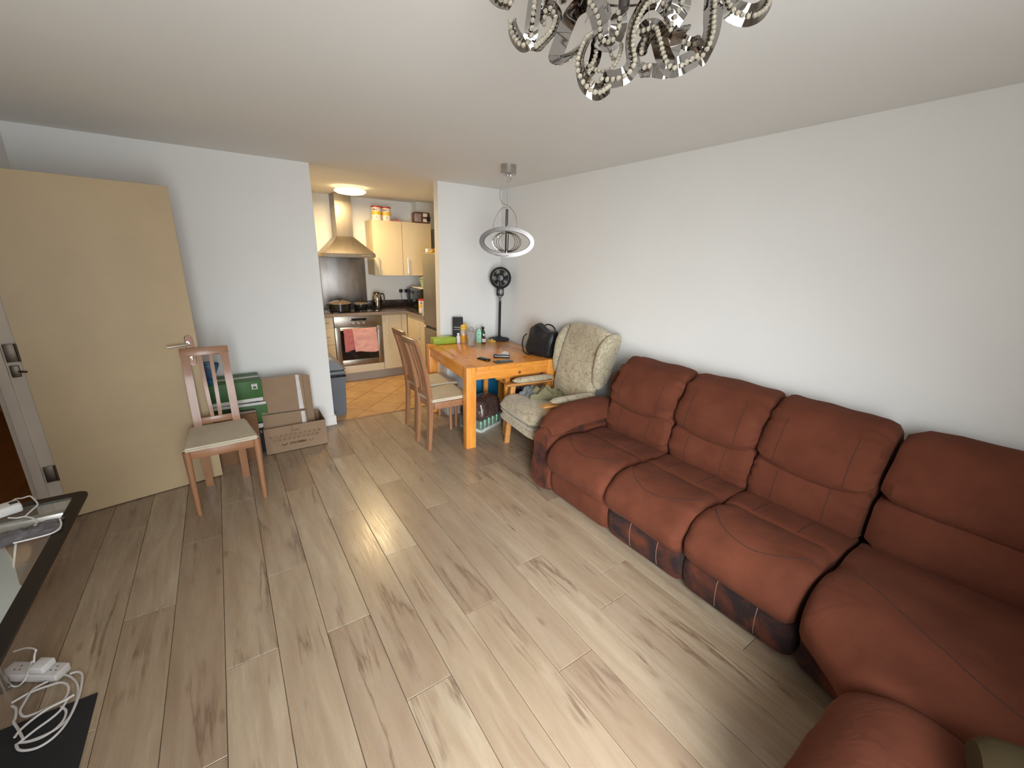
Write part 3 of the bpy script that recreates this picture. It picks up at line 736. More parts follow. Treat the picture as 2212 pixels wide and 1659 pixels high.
t = BM(); box(t, -.055, .055, -.05, .05, 0, .262, .002); bxo = obj('carton', t, BLACKM, bx)
t = BM(); FM = Matrix.Translation((.0, -.0508, .165)) @ Matrix.Rotation(PI/2, 4, 'X')
text_bm(t, 'Hennessy', .022, FM, bold=.0004); box(t, -.042, .028, -.0512, -.0502, .138, .143)
text_bm(t, 'Hennessy', .036, Matrix.Translation((-.0558, 0, .13)) @ Matrix.Rotation(-PI/2, 4, 'Z') @ Matrix.Rotation(PI/2, 4, 'X') @ Matrix.Rotation(PI/2, 4, 'Z'))
obj('lettering', t, mat('pale_ink', (.42, .38, .33), .6, var=0), bx)
bottle('pill_bottle', 'small white bottle with white cap on the table beside the lime carton', 992, 741, [('bottle_body', WHITEP, [(0, 0), (.021, 0), (.022, .004), (.022, .065), (.013, .080), (.011, .084), (0, .084)]), ('cap', WHITEP, [(0, .084), (.014, .084), (.014, .104), (.012, .107), (0, .107)])])
AMB = mat('amber_liquid', (.62, .28, .03), .15, var=.08, coat=.3); YEL = mat('yellow_cap', (.85, .52, .06), .35, var=.06)
yb = bottle('syrup_bottle', 'yellow-capped bottle with amber lower half on the table before the black carton', 1003, 739, [('bottle_body', mat('bottle_pale', (.55, .42, .30), .25, var=.1), [(0, 0), (.042, 0), (.044, .006), (.044, .13), (.034, .145), (0, .145)]), ('liquid_band', AMB, [(0, .004), (.0448, .006), (.0448, .078), (0, .078)]), ('cap', YEL, [(0, .144), (.042, .144), (.044, .160), (.034, .168), (.042, .173), (.042, .188), (.026, .200), (0, .202)])])
CLEAR = mat('clear_plastic', (.80, .80, .78), .12, var=0, trans=.8, ior=1.2, bscale=60, bstr=.3, bdist=.002)
cp = bottle('plastic_cup', 'clear ribbed plastic cup standing nearest on the table', 1019, 749, [('cup_wall', CLEAR, [(0, 0), (.030, 0), (.031, .004), (.045, .158), (.047, .160), (.044, .160), (.029, .006), (0, .006)])], 'cup')
t = BM()
for k in range(5):
    a = k*PI/5; tube(t, [(0, 0, .01), (.010*math.cos(a), .010*math.sin(a), .12), (.026*math.cos(a), .026*math.sin(a), .17), (.018*math.cos(a), .018*math.sin(a), .195), (0, 0, .203), (-.018*math.cos(a), -.018*math.sin(a), .195), (-.026*math.cos(a), -.026*math.sin(a), .17), (-.010*math.cos(a), -.010*math.sin(a), .12), (0, 0, .012)], .0012, 5, smooth=3)
p = cp.location; o = obj('whisk', t, STEEL, loc=(p.x+.004, p.y, TZ+.002)); tag(o, 'small wire whisk standing head up in the clear cup', 'whisk')
mb_ = thing('mint_carton', 'slim mint green carton standing on the table between cup and dark bottle', 'box', (-.415, -.240, TZ), R(-32))
t = BM(); box(t, -.026, .026, -.02, .02, 0, .118, .001); MINT = mat('mint_card', (.28, .62, .44), .5, var=.06); obj('carton', t, MINT, mb_)
t = BM(); prism(t, [(-.026, 0), (.026, 0), (.006, .028), (-.006, .028)], -.002, .002, Matrix.Translation((0, 0, .118)) @ Matrix.Rotation(PI/2, 4, 'X')); obj('top_flap', t, MINT, mb_)
t = BM(); box(t, -.012, .010, -.0205, -.0198, .085, .092); box(t, -.018, .018, -.0205, -.0198, .03, .033); obj('print', t, mat('mint_ink', (.06, .22, .14), .7, var=0), mb_)
bottle('green_bottle', 'dark green glass bottle with black cap on the table behind the mint carton', 1045, 735, [('bottle_body', mat('dark_green_glass', (.010, .045, .022), .08, var=0, coat=.6), [(0, 0), (.024, 0), (.026, .005), (.026, .085), (.013, .115), (.011, .125), (0, .125)]), ('cap', BLACKG, [(0, .124), (.016, .124), (.016, .150), (0, .152)])])
br = bottle('medicine_bottle', 'small brown medicine bottle with white cap and label on the table', 1047, 742, [('bottle_body', mat('brown_glass', (.050, .014, .006), .08, var=0, coat=.6), [(0, 0), (.021, 0), (.022, .004), (.022, .060), (.010, .078), (.009, .084), (0, .084)]), ('label_band', PAPERW, [(0, .014), (.0226, .014), (.0226, .052), (0, .052)]), ('cap', WHITEP, [(0, .083), (.012, .083), (.012, .100), (0, .101)])])
o = obj('snack_packet', crumple(BM(), .10, .055, .035, 5, 10, 8), mat('foil_yellow', (.66, .42, .10), .35, .1, var=.55, vscale=22), loc=(-.268, -.262, TZ), ang=70); o.rotation_euler = (0, 0, R(-30)); tag(o, 'crumpled yellow and white snack packet on the table beside the fan base', 'packet')
# remotes and phone
def slab(name, label, cat, pa, pb, w, h, m, bev=.004):
    A, B = on_table(*pa), on_table(*pb); c = (A+B)/2; d = B-A; L = d.length
    t = thing(name, label, cat, (c.x, c.y, TZ), math.atan2(d.y, d.x)); b = BM(); box(b, -L/2, L/2, -w/2, w/2, 0, h, bev, 3); obj('body', b, m, t); return t, L
t, L = slab('remote_control', 'curved black remote control lying alone on the table', 'remote', (1033, 775), (1057, 781), .048, .024, BLACKG, .010)
b = BM()
for i in range(3):
    for j in range(2): lathe(b, [(0, 0), (.004, 0), (.004, .002), (0, .002)], (-.03+i*.022, -.009+j*.018, .0235), 10)
obj('buttons', b, mat('grey_button', (.2, .2, .2), .5, var=0), t, kind='stuff')
t, L = slab('spectacle_case', 'long black case with silver edge lying before the white dish on the table', 'case', (1066, 772), (1101, 773), .055, .030, BLACK, .006)
b = BM(); box(b, -L/2+.03, L/2-.008, .012, .019, .0302, .0312); box(b, -L/2+.01, L/2-.004, -.0282, -.0275, .018, .021); obj('silver_trim', b, STEEL, t)
t, L = slab('phone', 'flat dark grey phone lying nearest the table front edge', 'phone', (1068, 784), (1105, 780), .072, .011, mat('phone_grey', (.035, .037, .033), .4, var=.1), .003)
b = BM(); box(b, -L/2+.045, L/2-.004, -.030, .030, .0112, .0118); obj('screen', b, mat('screen_grey', (.08, .08, .075), .25, var=.05), t)
p = on_table(1094, 766); b = BM(); lathe(b, [(0, 0), (.036, 0), (.036, .008), (.028, .020), (.012, .027), (0, .028)], n=28); o = obj('white_dish', b, WHITEP, loc=(p.x, p.y+.02, TZ)); tag(o, 'small white domed dish on the table behind the long black case', 'dish')

# ---------------------------------------------------------------- things under the table
# shrink-wrapped drink cans, and a brown wrapped bundle on them
pk = thing('can_pack', 'shrink-wrapped pack of green drink cans on the floor under the table', 'drinks pack', (-.785, -.935, 0), R(22))
CANG = mat('can_green', (.05, .14, .07), .25, .6, var=.6, vscale=30); CANT = mat('can_top', (.55, .55, .52), .25, 1, var=0)
b = BM(); lathe(b, [(0, 0), (.024, 0), (.032, .006), (.032, .100), (.028, .108), (0, .108)], n=14); c0 = obj('can', b, CANG, pk, loc=(.035, .035, .002))
b = BM(); lathe(b, [(0, .108), (.027, .108), (.027, .1105), (.025, .1095), (0, .109)], n=14); l0 = obj('lid', b, CANT, c0)
for i in range(5):
    for j in range(4):
        if i == j == 0: continue
        c = c0.copy(); COL.objects.link(c); c.location = (.035+i*.066, .035+j*.066, .002); l = l0.copy(); COL.objects.link(l); l.parent = c
b = BM(); box(b, 0, .334, 0, .268, 0, .030, .002)
obj('tray', b, mat('tray_pale', (.42, .46, .42), .5, var=.5, vscale=30), pk)
FILM = mat('shrink_film', (.85, .85, .85), .10, var=0, alpha=.14, bscale=26, bstr=.9, bdist=.012)
b = BM(); box(b, -.003, .337, -.003, .271, .002, .118, .006); obj('film', b, FILM, pk)
bn = thing('wrapped_bundle', 'brownish bundle in glossy clear wrap lying on the green can pack', 'bundle', (-.785, -.935, .128), R(22))
b = BM(); loft(b, [(0.01, 0), (.26, 0), (.262, .12), (.22, .17), (.12, .185), (.03, .165), (.004, .10)], [(lambda a, q, x=.005+.325*i/13: (x, a, q)) for i in range(14)], .02, .12, .014, 99)
obj('contents', b, mat('brown_wrap', (.085, .050, .042), .16, var=.35, vscale=14, bscale=24, bstr=.9, bdist=.02, coat=.6), bn, ang=60)
wb = thing('white_carton', 'white carton under the table behind the slat-back chairs', 'box', (-.735, -.24, 0), R(-4))
b = BM(); box(b, -.11, .11, -.11, .11, 0, .54, .003); obj('carton', b, PAPERW, wb)
b = BM(); box(b, -.112, .112, -.02, .02, .54, .542); obj('tape', b, TAPE, wb)
o = obj('purple_bag', crumple(BM(), .18, .15, .08, 12), mat('purple_bag', (.05, .04, .11), .3, var=.5, vscale=12, bscale=26, bstr=.7, bdist=.01), loc=(-.755, -.24, .543), ang=70); tag(o, 'crumpled dark purple plastic bag on the white carton under the table', 'bag')
bl = thing('blue_crate', 'blue storage crate under the table against the back wall', 'crate', (-.40, -.21, 0), R(-3))
BLUE = mat('blue_plastic', (.012, .14, .27), .4, var=.1)
b = BM()
for (x0, x1, y0, y1, z0, z1) in ((-.17, .17, -.15, .11, 0, .012), (-.17, -.158, -.15, .11, 0, .40), (.158, .17, -.15, .11, 0, .40), (-.17, .17, -.15, -.138, 0, .40), (-.17, .17, .098, .11, 0, .40)): box(b, x0, x1, y0, y1, z0, z1, .002)
obj('crate_body', b, BLUE, bl)
b = BM()
for (x0, x1, y0, y1) in ((-.18, .18, -.16, -.145), (-.18, .18, .105, .12), (-.18, -.165, -.16, .12), (.165, .18, -.16, .12)): box(b, x0, x1, y0, y1, .385, .405, .003)
obj('rim', b, BLUE, bl)
o = obj('dark_bag', crumple(BM(), .17, .26, .45, 15), mat('navy_bag', (.010, .012, .035), .4, var=.4, bscale=14, bstr=.7, bdist=.02), loc=(-.10, -.62, 0), ang=70); tag(o, 'large dark navy bag slumped under the table by the right wall', 'bag')

# ---------------------------------------------------------------- pendant lamp over the table
pd = thing('pendant_lamp', 'chrome ring pendant lamp hanging over the dining table', 'pendant lamp', (-.645, -1.09, 0), -YAW)
b = BM(); lathe(b, [(0, H-.072), (.058, H-.072), (.064, H-.068), (.062, H-.060), (.062, H-.001), (0, H-.001)], n=32); cn = obj('canopy', b, STEEL, pd)
b = BM(); lathe(b, [(0, H-.085), (.008, H-.085), (.010, H-.070), (0, H-.070)], (.018, 0, 0), 10); lathe(b, [(0, H-.082), (.006, H-.082), (.006, H-.070), (0, H-.070)], (-.005, 0, 0), 10); obj('cable_grip', b, STEEL, cn)
b = BM(); tube(b, [(-.005, 0, H-.08), (-.005, 0, 2.03)], .0011, 5); obj('suspension_wire', b, STEEL, pd)
b = BM(); tube(b, [(.018, 0, H-.085), (.012, 0, 2.225), (-.045, 0, 2.19), (-.062, 0, 2.155), (-.062, 0, 2.10), (-.04, .0, 2.065), (.02, 0, 2.035), (.062, 0, 1.98), (.078, 0, 1.92), (.070, 0, 1.875), (.045, .0, 1.86)], .0028, 8, smooth=6); obj('cable', b, STEEL, pd, 'grey power cable curling round the wire')
b = BM(); tube(b, [(-.005, 0, 2.03), (-.05, 0, 2.022), (-.095, 0, 1.955), (-.115, 0, 1.885), (-.09, 0, 1.853), (-.02, 0, 1.862), (.02, 0, 1.895)], .0018, 6, smooth=6); obj('looped_wire', b, CHROME, pd)
b = BM(); tube(b, [(-.005, 0, 2.02), (-.005, 0, 1.90)], .011, 12); tube(b, [(-.008, 0, 1.90), (-.008, 0, 1.665)], .007, 10); tube(b, [(.012, 0, 1.875), (.008, 0, 1.66)], .004, 8); st_o = obj('stem', b, SMOKE, pd)
ZC = 1.765
def ell(bm, a, bz, r, tilt=0, flat=0, z=ZC, dx=0, n=64):
    P = []
    for k in range(n):
        q = 2*PI*k/n; P.append(Vector((a*math.cos(q)*math.cos(tilt)+dx, a*math.cos(q)*math.sin(tilt)+flat*math.sin(q), z+bz*math.sin(q))))
    return tube(bm, P, r, 8, True)
# broad outer band: an oval hoop with a wide flat section
b = BM(); n = 72; rings = []
for k in range(n):
    q = 2*PI*k/n; c, s_ = math.cos(q), math.sin(q)
    wdt = .034+.010*abs(s_); ring = []
    for (o1, o2) in ((-1, -.016), (1, -.016), (1.0, .016), (-1.0, .016)):
        a_, b_ = .212+o1*wdt/2, .105+o1*wdt/2*.75
        ring.append(b.verts.new((a_*c, o2, ZC+b_*s_)))
    rings.append(ring)
for k in range(n):
    A, B = rings[k], rings[(k+1) % n]
    for j in range(4): b.faces.new((A[j], A[(j+1) % 4], B[(j+1) % 4], B[j]))
obj('outer_ring', b, SMOKE, pd, 'broad smoky chrome oval outer ring')
for (a_, b_, tl) in ((.122, .080, .25), (.106, .077, .1), (.088, .074, -.1), (.074, .071, -.35), (.192, .088, 0)):
    b = BM(); ell(b, a_, b_, .0028, tl); obj('inner_ring', b, CHROME, pd)
b = BM(); tube(b, [(-.105, 0, 1.675), (-.09, -.02, 1.66), (-.04, -.03, 1.652), (.01, -.02, 1.655), (.03, 0, 1.665)], .0018, 6, smooth=5); tube(b, [(-.105, 0, 1.675), (-.08, 0, 1.72)], .0014, 6); obj('lower_wire', b, CHROME, pd)
b = BM(); lathe(b, [(0, 1.652), (.011, 1.655), (.013, 1.68), (.010, 1.71), (0, 1.712)], (.0, 0, 0), 12); obj('lamp_holder', b, CHROME, pd)

# ---------------------------------------------------------------- chandelier of curled chrome ribbons and crystal beads
CD = .95
cc = at_depth(1365, 60, CD)
cl = thing('chandelier', 'chandelier of curled chrome ribbons strung with crystal beads', 'chandelier', (cc.x, cc.y, H))
b = BM(); lathe(b, [(0, -.035), (.10, -.035), (.13, -.030), (.135, -.005), (.135, -.001), (0, -.001)], n=40); obj('ceiling_plate', b, CHROME, cl)
b = BM(); tube(b, [(0, 0, -.03), (0, 0, -.07)], .012, 12); lathe(b, [(0, -.10), (.02, -.095), (.03, -.08), (.02, -.07), (0, -.065)], n=20); obj('stem', b, CHROME, cl)
CRY = mat('crystal', (.30, .26, .20), .25, var=.35, vscale=90, coat=.5)
base = Vector((cc.x, cc.y, H))
def ribbon(pts, w=.030, grow=1.22, beads=True, bead_from=0.0, bead_to=1.0, side=1):
    """pts: (pixel x, pixel y, depth offset, twist in degrees) down the middle of the ribbon"""
    P = [at_depth(p[0], p[1], CD+p[2])-base for p in pts]; tw = [p[3]*.95 for p in pts]
    w *= grow; C_ = catmull(P, 7); T = catmull([(a, 0, 0) for a in tw], 7); n = len(C_); bm = BM(); rows = []; nor = []
    view = _f
    for i in range(n):
        d = (C_[min(i+1, n-1)]-C_[max(i-1, 0)]).normalized()
        s = d.cross(view); s = s.normalized() if s.length > 1e-4 else _r.copy()
        s = Matrix.Rotation(R(T[i].x), 3, d) @ s; nn = d.cross(s).normalized(); nor.append(nn)
        e = min(i, n-1-i)/3.0; ww = w*(1 if e >= 1 else .55+.45*e)
        rows.append([bm.verts.new(C_[i]+s*ww/2*a+nn*h) for a, h in ((-1, .0008), (0, .0008), (1, .0008), (1, -.0008), (0, -.0008), (-1, -.0008))])
    for A, B in zip(rows, rows[1:]):
        for k in range(6): bm.faces.new((A[k], A[(k+1) % 6], B[(k+1) % 6], B[k]))
    bm.faces.new(rows[0][::-1]); bm.faces.new(rows[-1])
    rb = obj('ribbon', bm, CHROME, cl, ang=50)
    if beads:
        bb_ = BM(); acc = 0; step = .0112; last = None
        for i in range(int(n*bead_from), int(n*bead_to)):
            if i >= n-1: break
            seg = (C_[i+1]-C_[i]).length; nseg = max(1, round(seg/.0033))
            for q in range(nseg):
                c = C_[i].lerp(C_[i+1], q/nseg)+nor[i]*side*.0065
                if last is None or (c-last).length >= step:
                    sphere(bb_, c, .0062, sub=1); last = c
        if len(bb_.verts): obj('bead_string', bb_, CRY, rb)
    return rb
def strand(pts):
    P = catmull([at_depth(p[0], p[1], CD+p[2])-base for p in pts], 8); bm = BM(); last = None
    for i in range(len(P)-1):
        for q in range(6):
            c = P[i].lerp(P[i+1], q/6)
            if last is None or (c-last).length > .0095: sphere(bm, c, .0054, sub=1); last = c
    obj('bead_string', bm, CRY, cl)
def c1(x, y): return (1050+x*.14467, y*.14467)
def c2(x, y): return (1350+x*.1537, y*.1537)
def RB(conv, pts, **k): return ribbon([conv(p[0], p[1])+(p[2], p[3]) for p in pts], **k)
RB(c1, [(760, -420, .03, 10), (750, -150, .02, 8), (720, 100, .0, 5), (690, 330, 0, 0), (655, 560, .01, -30), (560, 660, .02, -60), (450, 560, .03, -55), (390, 400, .03, -60), (405, 300, .03, -60)], w=.026)
RB(c1, [(830, 360, .05, 70), (860, 180, .04, 55), (960, 110, .03, 60), (1060, 260, .03, 50), (1010, 450, .02, 35), (900, 600, .01, 40), (800, 690, -.01, 30), (720, 760, -.02, 20)], w=.024)
RB(c1, [(1400, 660, .0, 60), (1280, 770, -.01, 50), (1130, 890, -.01, 30), (1040, 860, 0, 0), (1110, 640, .0, 0), (1190, 420, 0, 0), (1290, 200, .01, 5), (1430, 70, .02, 25), (1600, 20, .03, 40), (1740, 150, .03, 35), (1780, 320, .03, 30)], w=.028, side=-1)
RB(c1, [(1560, 50, -.01, 40), (1640, 170, -.01, 35), (1700, 380, .0, 30), (1720, 600, .01, 20), (1860, 640, .02, 10), (1960, 480, .01, 0), (1990, 300, 0, -10), (1960, 180, 0, -20)], w=.030)
RB(c1, [(1660, 500, .03, 55), (1520, 600, .0, 50), (1450, 760, -.02, 65), (1400, 950, -.03, 72), (1430, 1130, -.03, 68), (1520, 1290, -.02, 50), (1650, 1380, -.01, 40), (1760, 1330, .0, 38), (1830, 1270, .01, 40)], w=.026)
RB(c1, [(1640, 560, .04, 20), (1650, 720, .04, 15), (1620, 900, .04, 10), (1560, 1040, .03, 20), (1530, 1160, .02, 30)], w=.022)
strand([c1(1500, 940)+(.02,), c1(1570, 1010)+(.02,), c1(1700, 1060)+(.01,), c1(1850, 1040)+(.0,), c1(1960, 900)+(.0,), c1(2020, 720)+(.01,), c1(2010, 650)+(.02,)])
strand([c1(1840, 700)+(.03,), c1(1870, 820)+(.03,), c1(1920, 900)+(.03,), c1(1990, 850)+(.03,)])
RB(c1, [(1740, 1180, .0, 45), (1900, 1180, -.01, 40), (2080, 1120, -.02, 30), (2200, 950, -.02, 10), (2160, 700, -.01, 35), (2180, 450, .0, 50), (2280, 200, .01, 60), (2400, 40, .02, 50), (2560, 10, .03, 40), (2700, 120, .03, 30), (2790, 260, .02, 10)], w=.028)
RB(c2, [(640, 330, .02, 30), (720, 200, .01, 10), (790, 60, .0, 0), (780, -120, 0, 5), (700, -300, .02, 20)], w=.036)
RB(c2, [(880, 350, .02, 40), (800, 430, .01, 30), (730, 560, .01, 20), (690, 720, .01, 15), (620, 880, .02, 20)], w=.022, side=-1)
RB(c2, [(600, 290, .04, 60), (660, 430, .03, 50), (780, 560, .03, 45), (930, 620, .03, 45), (1060, 560, .04, 50)], w=.022)
RB(c2, [(200, 470, .03, 30), (260, 620, .03, 20), (300, 760, .03, 30), (200, 430, .04, 60), (420, 400, .02, 40), (480, 560, .0, 20), (540, 780, -.01, 20), (640, 950, -.02, 35), (760, 930, -.03, 30), (900, 860, -.03, 12), (1010, 800, -.03, 5)][3:], w=.030)
RB(c2, [(330, 960, -.01, 10), (250, 980, -.01, 5), (210, 980, -.01, 0)], w=.030)
RB(c2, [(230, 990, .0, 20), (400, 990, .0, 30), (560, 1010, -.01, 50), (700, 960, -.01, 50)], w=.022, side=-1)
RB(c2, [(350, 460, .05, 20), (300, 560, .05, 20), (240, 680, .05, 15), (230, 790, .04, 20)], w=.022)
RB(c2, [(1240, -300, .02, 0), (1250, -80, .01, 0), (1240, 120, .0, 0), (1230, 300, .0, -5), (1210, 460, .0, -20), (1160, 620, .0, -35), (1080, 760, .01, -40), (1000, 830, .02, -45)], w=.036)
RB(c2, [(1400, -260, .0, 20), (1420, -60, .0, 15), (1470, 100, .0, 25), (1600, 190, .0, 50), (1770, 215, .0, 55), (1930, 130, .01, 50), (2010, -30, .02, 40), (1980, -200, .03, 30)], w=.034)
RB(c1, [(60, -160, .02, 20), (130, -40, .0, 10), (230, 40, .0, 0), (330, 60, .0, 0), (380, 90, .0, 10)], w=.022)
RB(c1, [(1120, -200, .06, 0), (1150, -60, .06, 10), (1150, 60, .05, 20)], w=.016)
b = BM(); 
for (x, y) in ((1560, -60), (2130, -40)): pass
for pa, pb in ((c1(1050, 0), c1(985, 140)), (c1(1700, -150), c1(1480, 340)), (c1(2110, -60), c1(2110, 300)), (c2(330, -60), c2(350, 400)), (c1(1810, -100), c1(1800, 130))):
    A = at_depth(pa[0], pa[1], CD+.02)-base; B = at_depth(pb[0], pb[1], CD+.02)-base
    tube(b, [A, B], .0013, 5)
obj('hanging_wire', b, STEEL, cl)
b = BM(); p = at_depth(1348, 8, CD+.02)-base; lathe(b, [(0, -.010), (.012, -.010), (.013, .0), (.012, .05), (0, .05)], p, 16); obj('lamp_holder', b, SMOKE, cl)
b = BM()
for k in range(10):
    a = 2*PI*k/10; tube(b, [(0, 0, -.08), (.10*math.cos(a), .10*math.sin(a), -.062), (.20*math.cos(a), .20*math.sin(a), -.058)], .0025, 6, smooth=3)
tube(b, [(.20*math.cos(2*PI*k/40), .20*math.sin(2*PI*k/40), -.058) for k in range(40)], .003, 6, True); obj('support_frame', b, CHROME, cl)
# ---------------------------------------------------------------- kitchen
YB = 1.95; FY = 1.38
def unit(name, label, x0, x1, z0=.12, z1=.87):
    t = thing(name, label, 'cabinet', ((x0+x1)/2, FY, 0)); w = (x1-x0)/2
    b = BM(); box(b, -w, w, .018, YB-FY-.01, z0, z1); obj('carcass', b, CREAMS, t); return t, w
def bar_handle(parent, p0, p1, n=(0, -1, 0), name='handle'):
    b = BM(); n = Vector(n); A, B = Vector(p0), Vector(p1); d = (B-A).normalized()
    sd = d.cross(n).normalized()
    tube(b, [A+n*.028, B+n*.028], .006, 8)
    for q in (A+d*.012, B-d*.012): tube(b, [q, q+n*.028], .004, 6)
    return obj(name, b, STEEL, parent)
t, w = unit('drawer_unit', 'cream kitchen drawer unit left of the oven', -2.18, -1.574)
for z0, z1 in ((.735, .862), (.52, .730), (.33, .515), (.125, .325)):
    b = BM(); box(b, -w+.002, w-.002, 0, .018, z0, z1, .0015, 1); d = obj('drawer', b, CREAM, t); zc = (z0+z1)/2
    bar_handle(d, (w-.30, 0, zc), (w-.06, 0, zc))
t, w = unit('base_cabinet', 'cream base cabinet right of the oven in the kitchen', -.966, -.622)
b = BM(); box(b, -w+.002, w-.082, 0, .018, .125, .862, .0015, 1); d = obj('door', b, CREAM, t); bar_handle(d, (-w+.055, 0, .60), (-w+.055, 0, .82))
b = BM(); box(b, w-.078, w-.001, 0, .018, .125, .862, .0015, 1); obj('filler_panel', b, CREAM, t)
t = thing('return_cabinet', 'cream base cabinet on the return beside the fridge-freezer', 'cabinet', (-.62, 1.06, 0))
b = BM(); box(b, .018, .618, -.33, .31, .12, .87); obj('carcass', b, CREAMS, t)
b = BM(); box(b, 0, .018, -.33, .31, .125, .862, .0015, 1); d = obj('door', b, CREAM, t); bar_handle(d, (0, -.12, .58), (0, -.12, .80), (-1, 0, 0))
b = BM(); box(b, -2.18, -.62, FY+.05, FY+.068, 0, .119); box(b, -.57, -.552, .735, FY+.06, 0, .119); tag(obj('kitchen_plinth', b, PLINTH), 'grey-brown plinth board under the kitchen base cabinets', 'plinth')
wt = thing('worktop', 'dark L-shaped kitchen worktop over the base cabinets', 'worktop', (0, 0, 0))
b = BM(); box(b, -2.19, -.002, FY-.02, YB-.001, .871, .909, .002); box(b, -.64, -.002, .735, FY-.021, .871, .909, .002); obj('worktop_slab', b, GRANITE, wt)
b = BM(); box(b, -2.19, -.642, FY-.0235, FY-.0205, .871, .909); box(b, -.6435, -.6405, .735, FY-.0205, .871, .909); obj('edge_strip', b, GRANEDGE, wt)
b = BM(); box(b, -.985, -.003, YB-.02, YB-.001, .910, 1.0, .001); box(b, -2.19, -1.60, YB-.02, YB-.001, .910, 1.0, .001); box(b, -.021, -.002, .75, YB-.02, .910, 1.0, .001); obj('upstand', b, GRANITE, wt)
# oven
ov = thing('oven', 'built-in stainless steel oven under the hob', 'oven', (-1.27, FY, 0))
b = BM(); box(b, -.298, .298, .012, .55, .225, .868); box(b, -.298, .298, -.002, .012, .735, .868, .002); obj('housing', b, STEELK, ov)
b = BM(); box(b, -.10, .10, -.0045, -.0015, .808, .838, .001); obj('display', b, BLACKG, ov)
for x in (-.065, 0, .065):
    b = BM(); lathe(b, [(0, -.002), (.016, -.002), (.014, .020), (0, .021)], (x, 0, .775), 16, 'y'); obj('knob', b, STEEL, ov)
b = BM()
for (x0, x1, z0, z1) in ((-.298, -.235, .228, .73), (.235, .298, .228, .73), (-.235, .235, .228, .30), (-.235, .235, .69, .73)): box(b, x0, x1, -.004, .012, z0, z1, .001)
od = obj('oven_door', b, STEELK, ov)
b = BM(); box(b, -.236, .236, -.001, .010, .298, .692); obj('glass', b, BLACKG, od)
b = BM(); tube(b, [(-.24, -.040, .700), (.24, -.040, .700)], .008, 10)
for x in (-.22, .22): tube(b, [(x, -.004, .700), (x, -.040, .700)], .006, 8)
obj('handle', b, STEEL, od)
b = BM(); box(b, -.298, .298, 0, .018, .122, .222, .001); obj('lower_panel', b, CREAM, ov)
# tea towels over the oven handle
def towel(name, label, x0, x1, z0, col, seed, tilt, yo):
    b = BM(); nx, nz = 22, 20; rows = []
    for j in range(nz+1):
        v = j/nz; row = []
        for i in range(nx+1):
            u = i/nx; x = x0+(x1-x0)*u+tilt*v; z = .712-(.712-z0)*v+.012*math.sin(u*5+seed)*v
            y = -.052-yo-.004*math.sin(u*16+seed)*v-.006*noise.noise(Vector((u*5, v*5, seed)))
            row.append(b.verts.new((x, y, z)))
        rows.append(row)
    for A, B in zip(rows, rows[1:]):
        for i in range(nx): b.faces.new((A[i], A[i+1], B[i+1], B[i]))
    back = [b.verts.new((x0+(x1-x0)*i/nx, -.028, .66)) for i in range(nx+1)]; top = [b.verts.new((x0+(x1-x0)*i/nx, -.040, .7125+yo*.4)) for i in range(nx+1)]
    for i in range(nx): b.faces.new((top[i+1], rows[0][i+1], rows[0][i], top[i])); b.faces.new((back[i+1], top[i+1], top[i], back[i]))
    m, nt, bs = new_mat(name+'_check'); ck = nt.nodes.new('ShaderNodeTexChecker'); ck.inputs['Scale'].default_value = 70; nt.links.new(coords(nt, (1, 0, 1)), ck.inputs['Vector'])
    ck.inputs['Color1'].default_value = col[0]+(1,); ck.inputs['Color2'].default_value = col[1]+(1,); nt.links.new(ck.outputs[0], bs.inputs['Base Color']); bs.inputs['Roughness'].default_value = .9
    bump(nt, bs, noise_n(nt, coords(nt), 30, 4), .8, .008)
    o = obj(name, b, m, loc=(-1.27, FY, 0), ang=70); md = o.modifiers.new('s', 'SOLIDIFY'); md.thickness = .003; tag(o, label, 'towel')
towel('tea_towel', 'pale pink checked tea towel hanging over the oven handle', -.10, .205, .405, ((.62, .27, .24), (.74, .44, .38)), 1, .02, .006)
towel('tea_towel', 'darker red tea towel hanging behind the pale pink one on the oven', -.205, -.06, .43, ((.42, .10, .11), (.52, .19, .18)), 4, .0, .0)
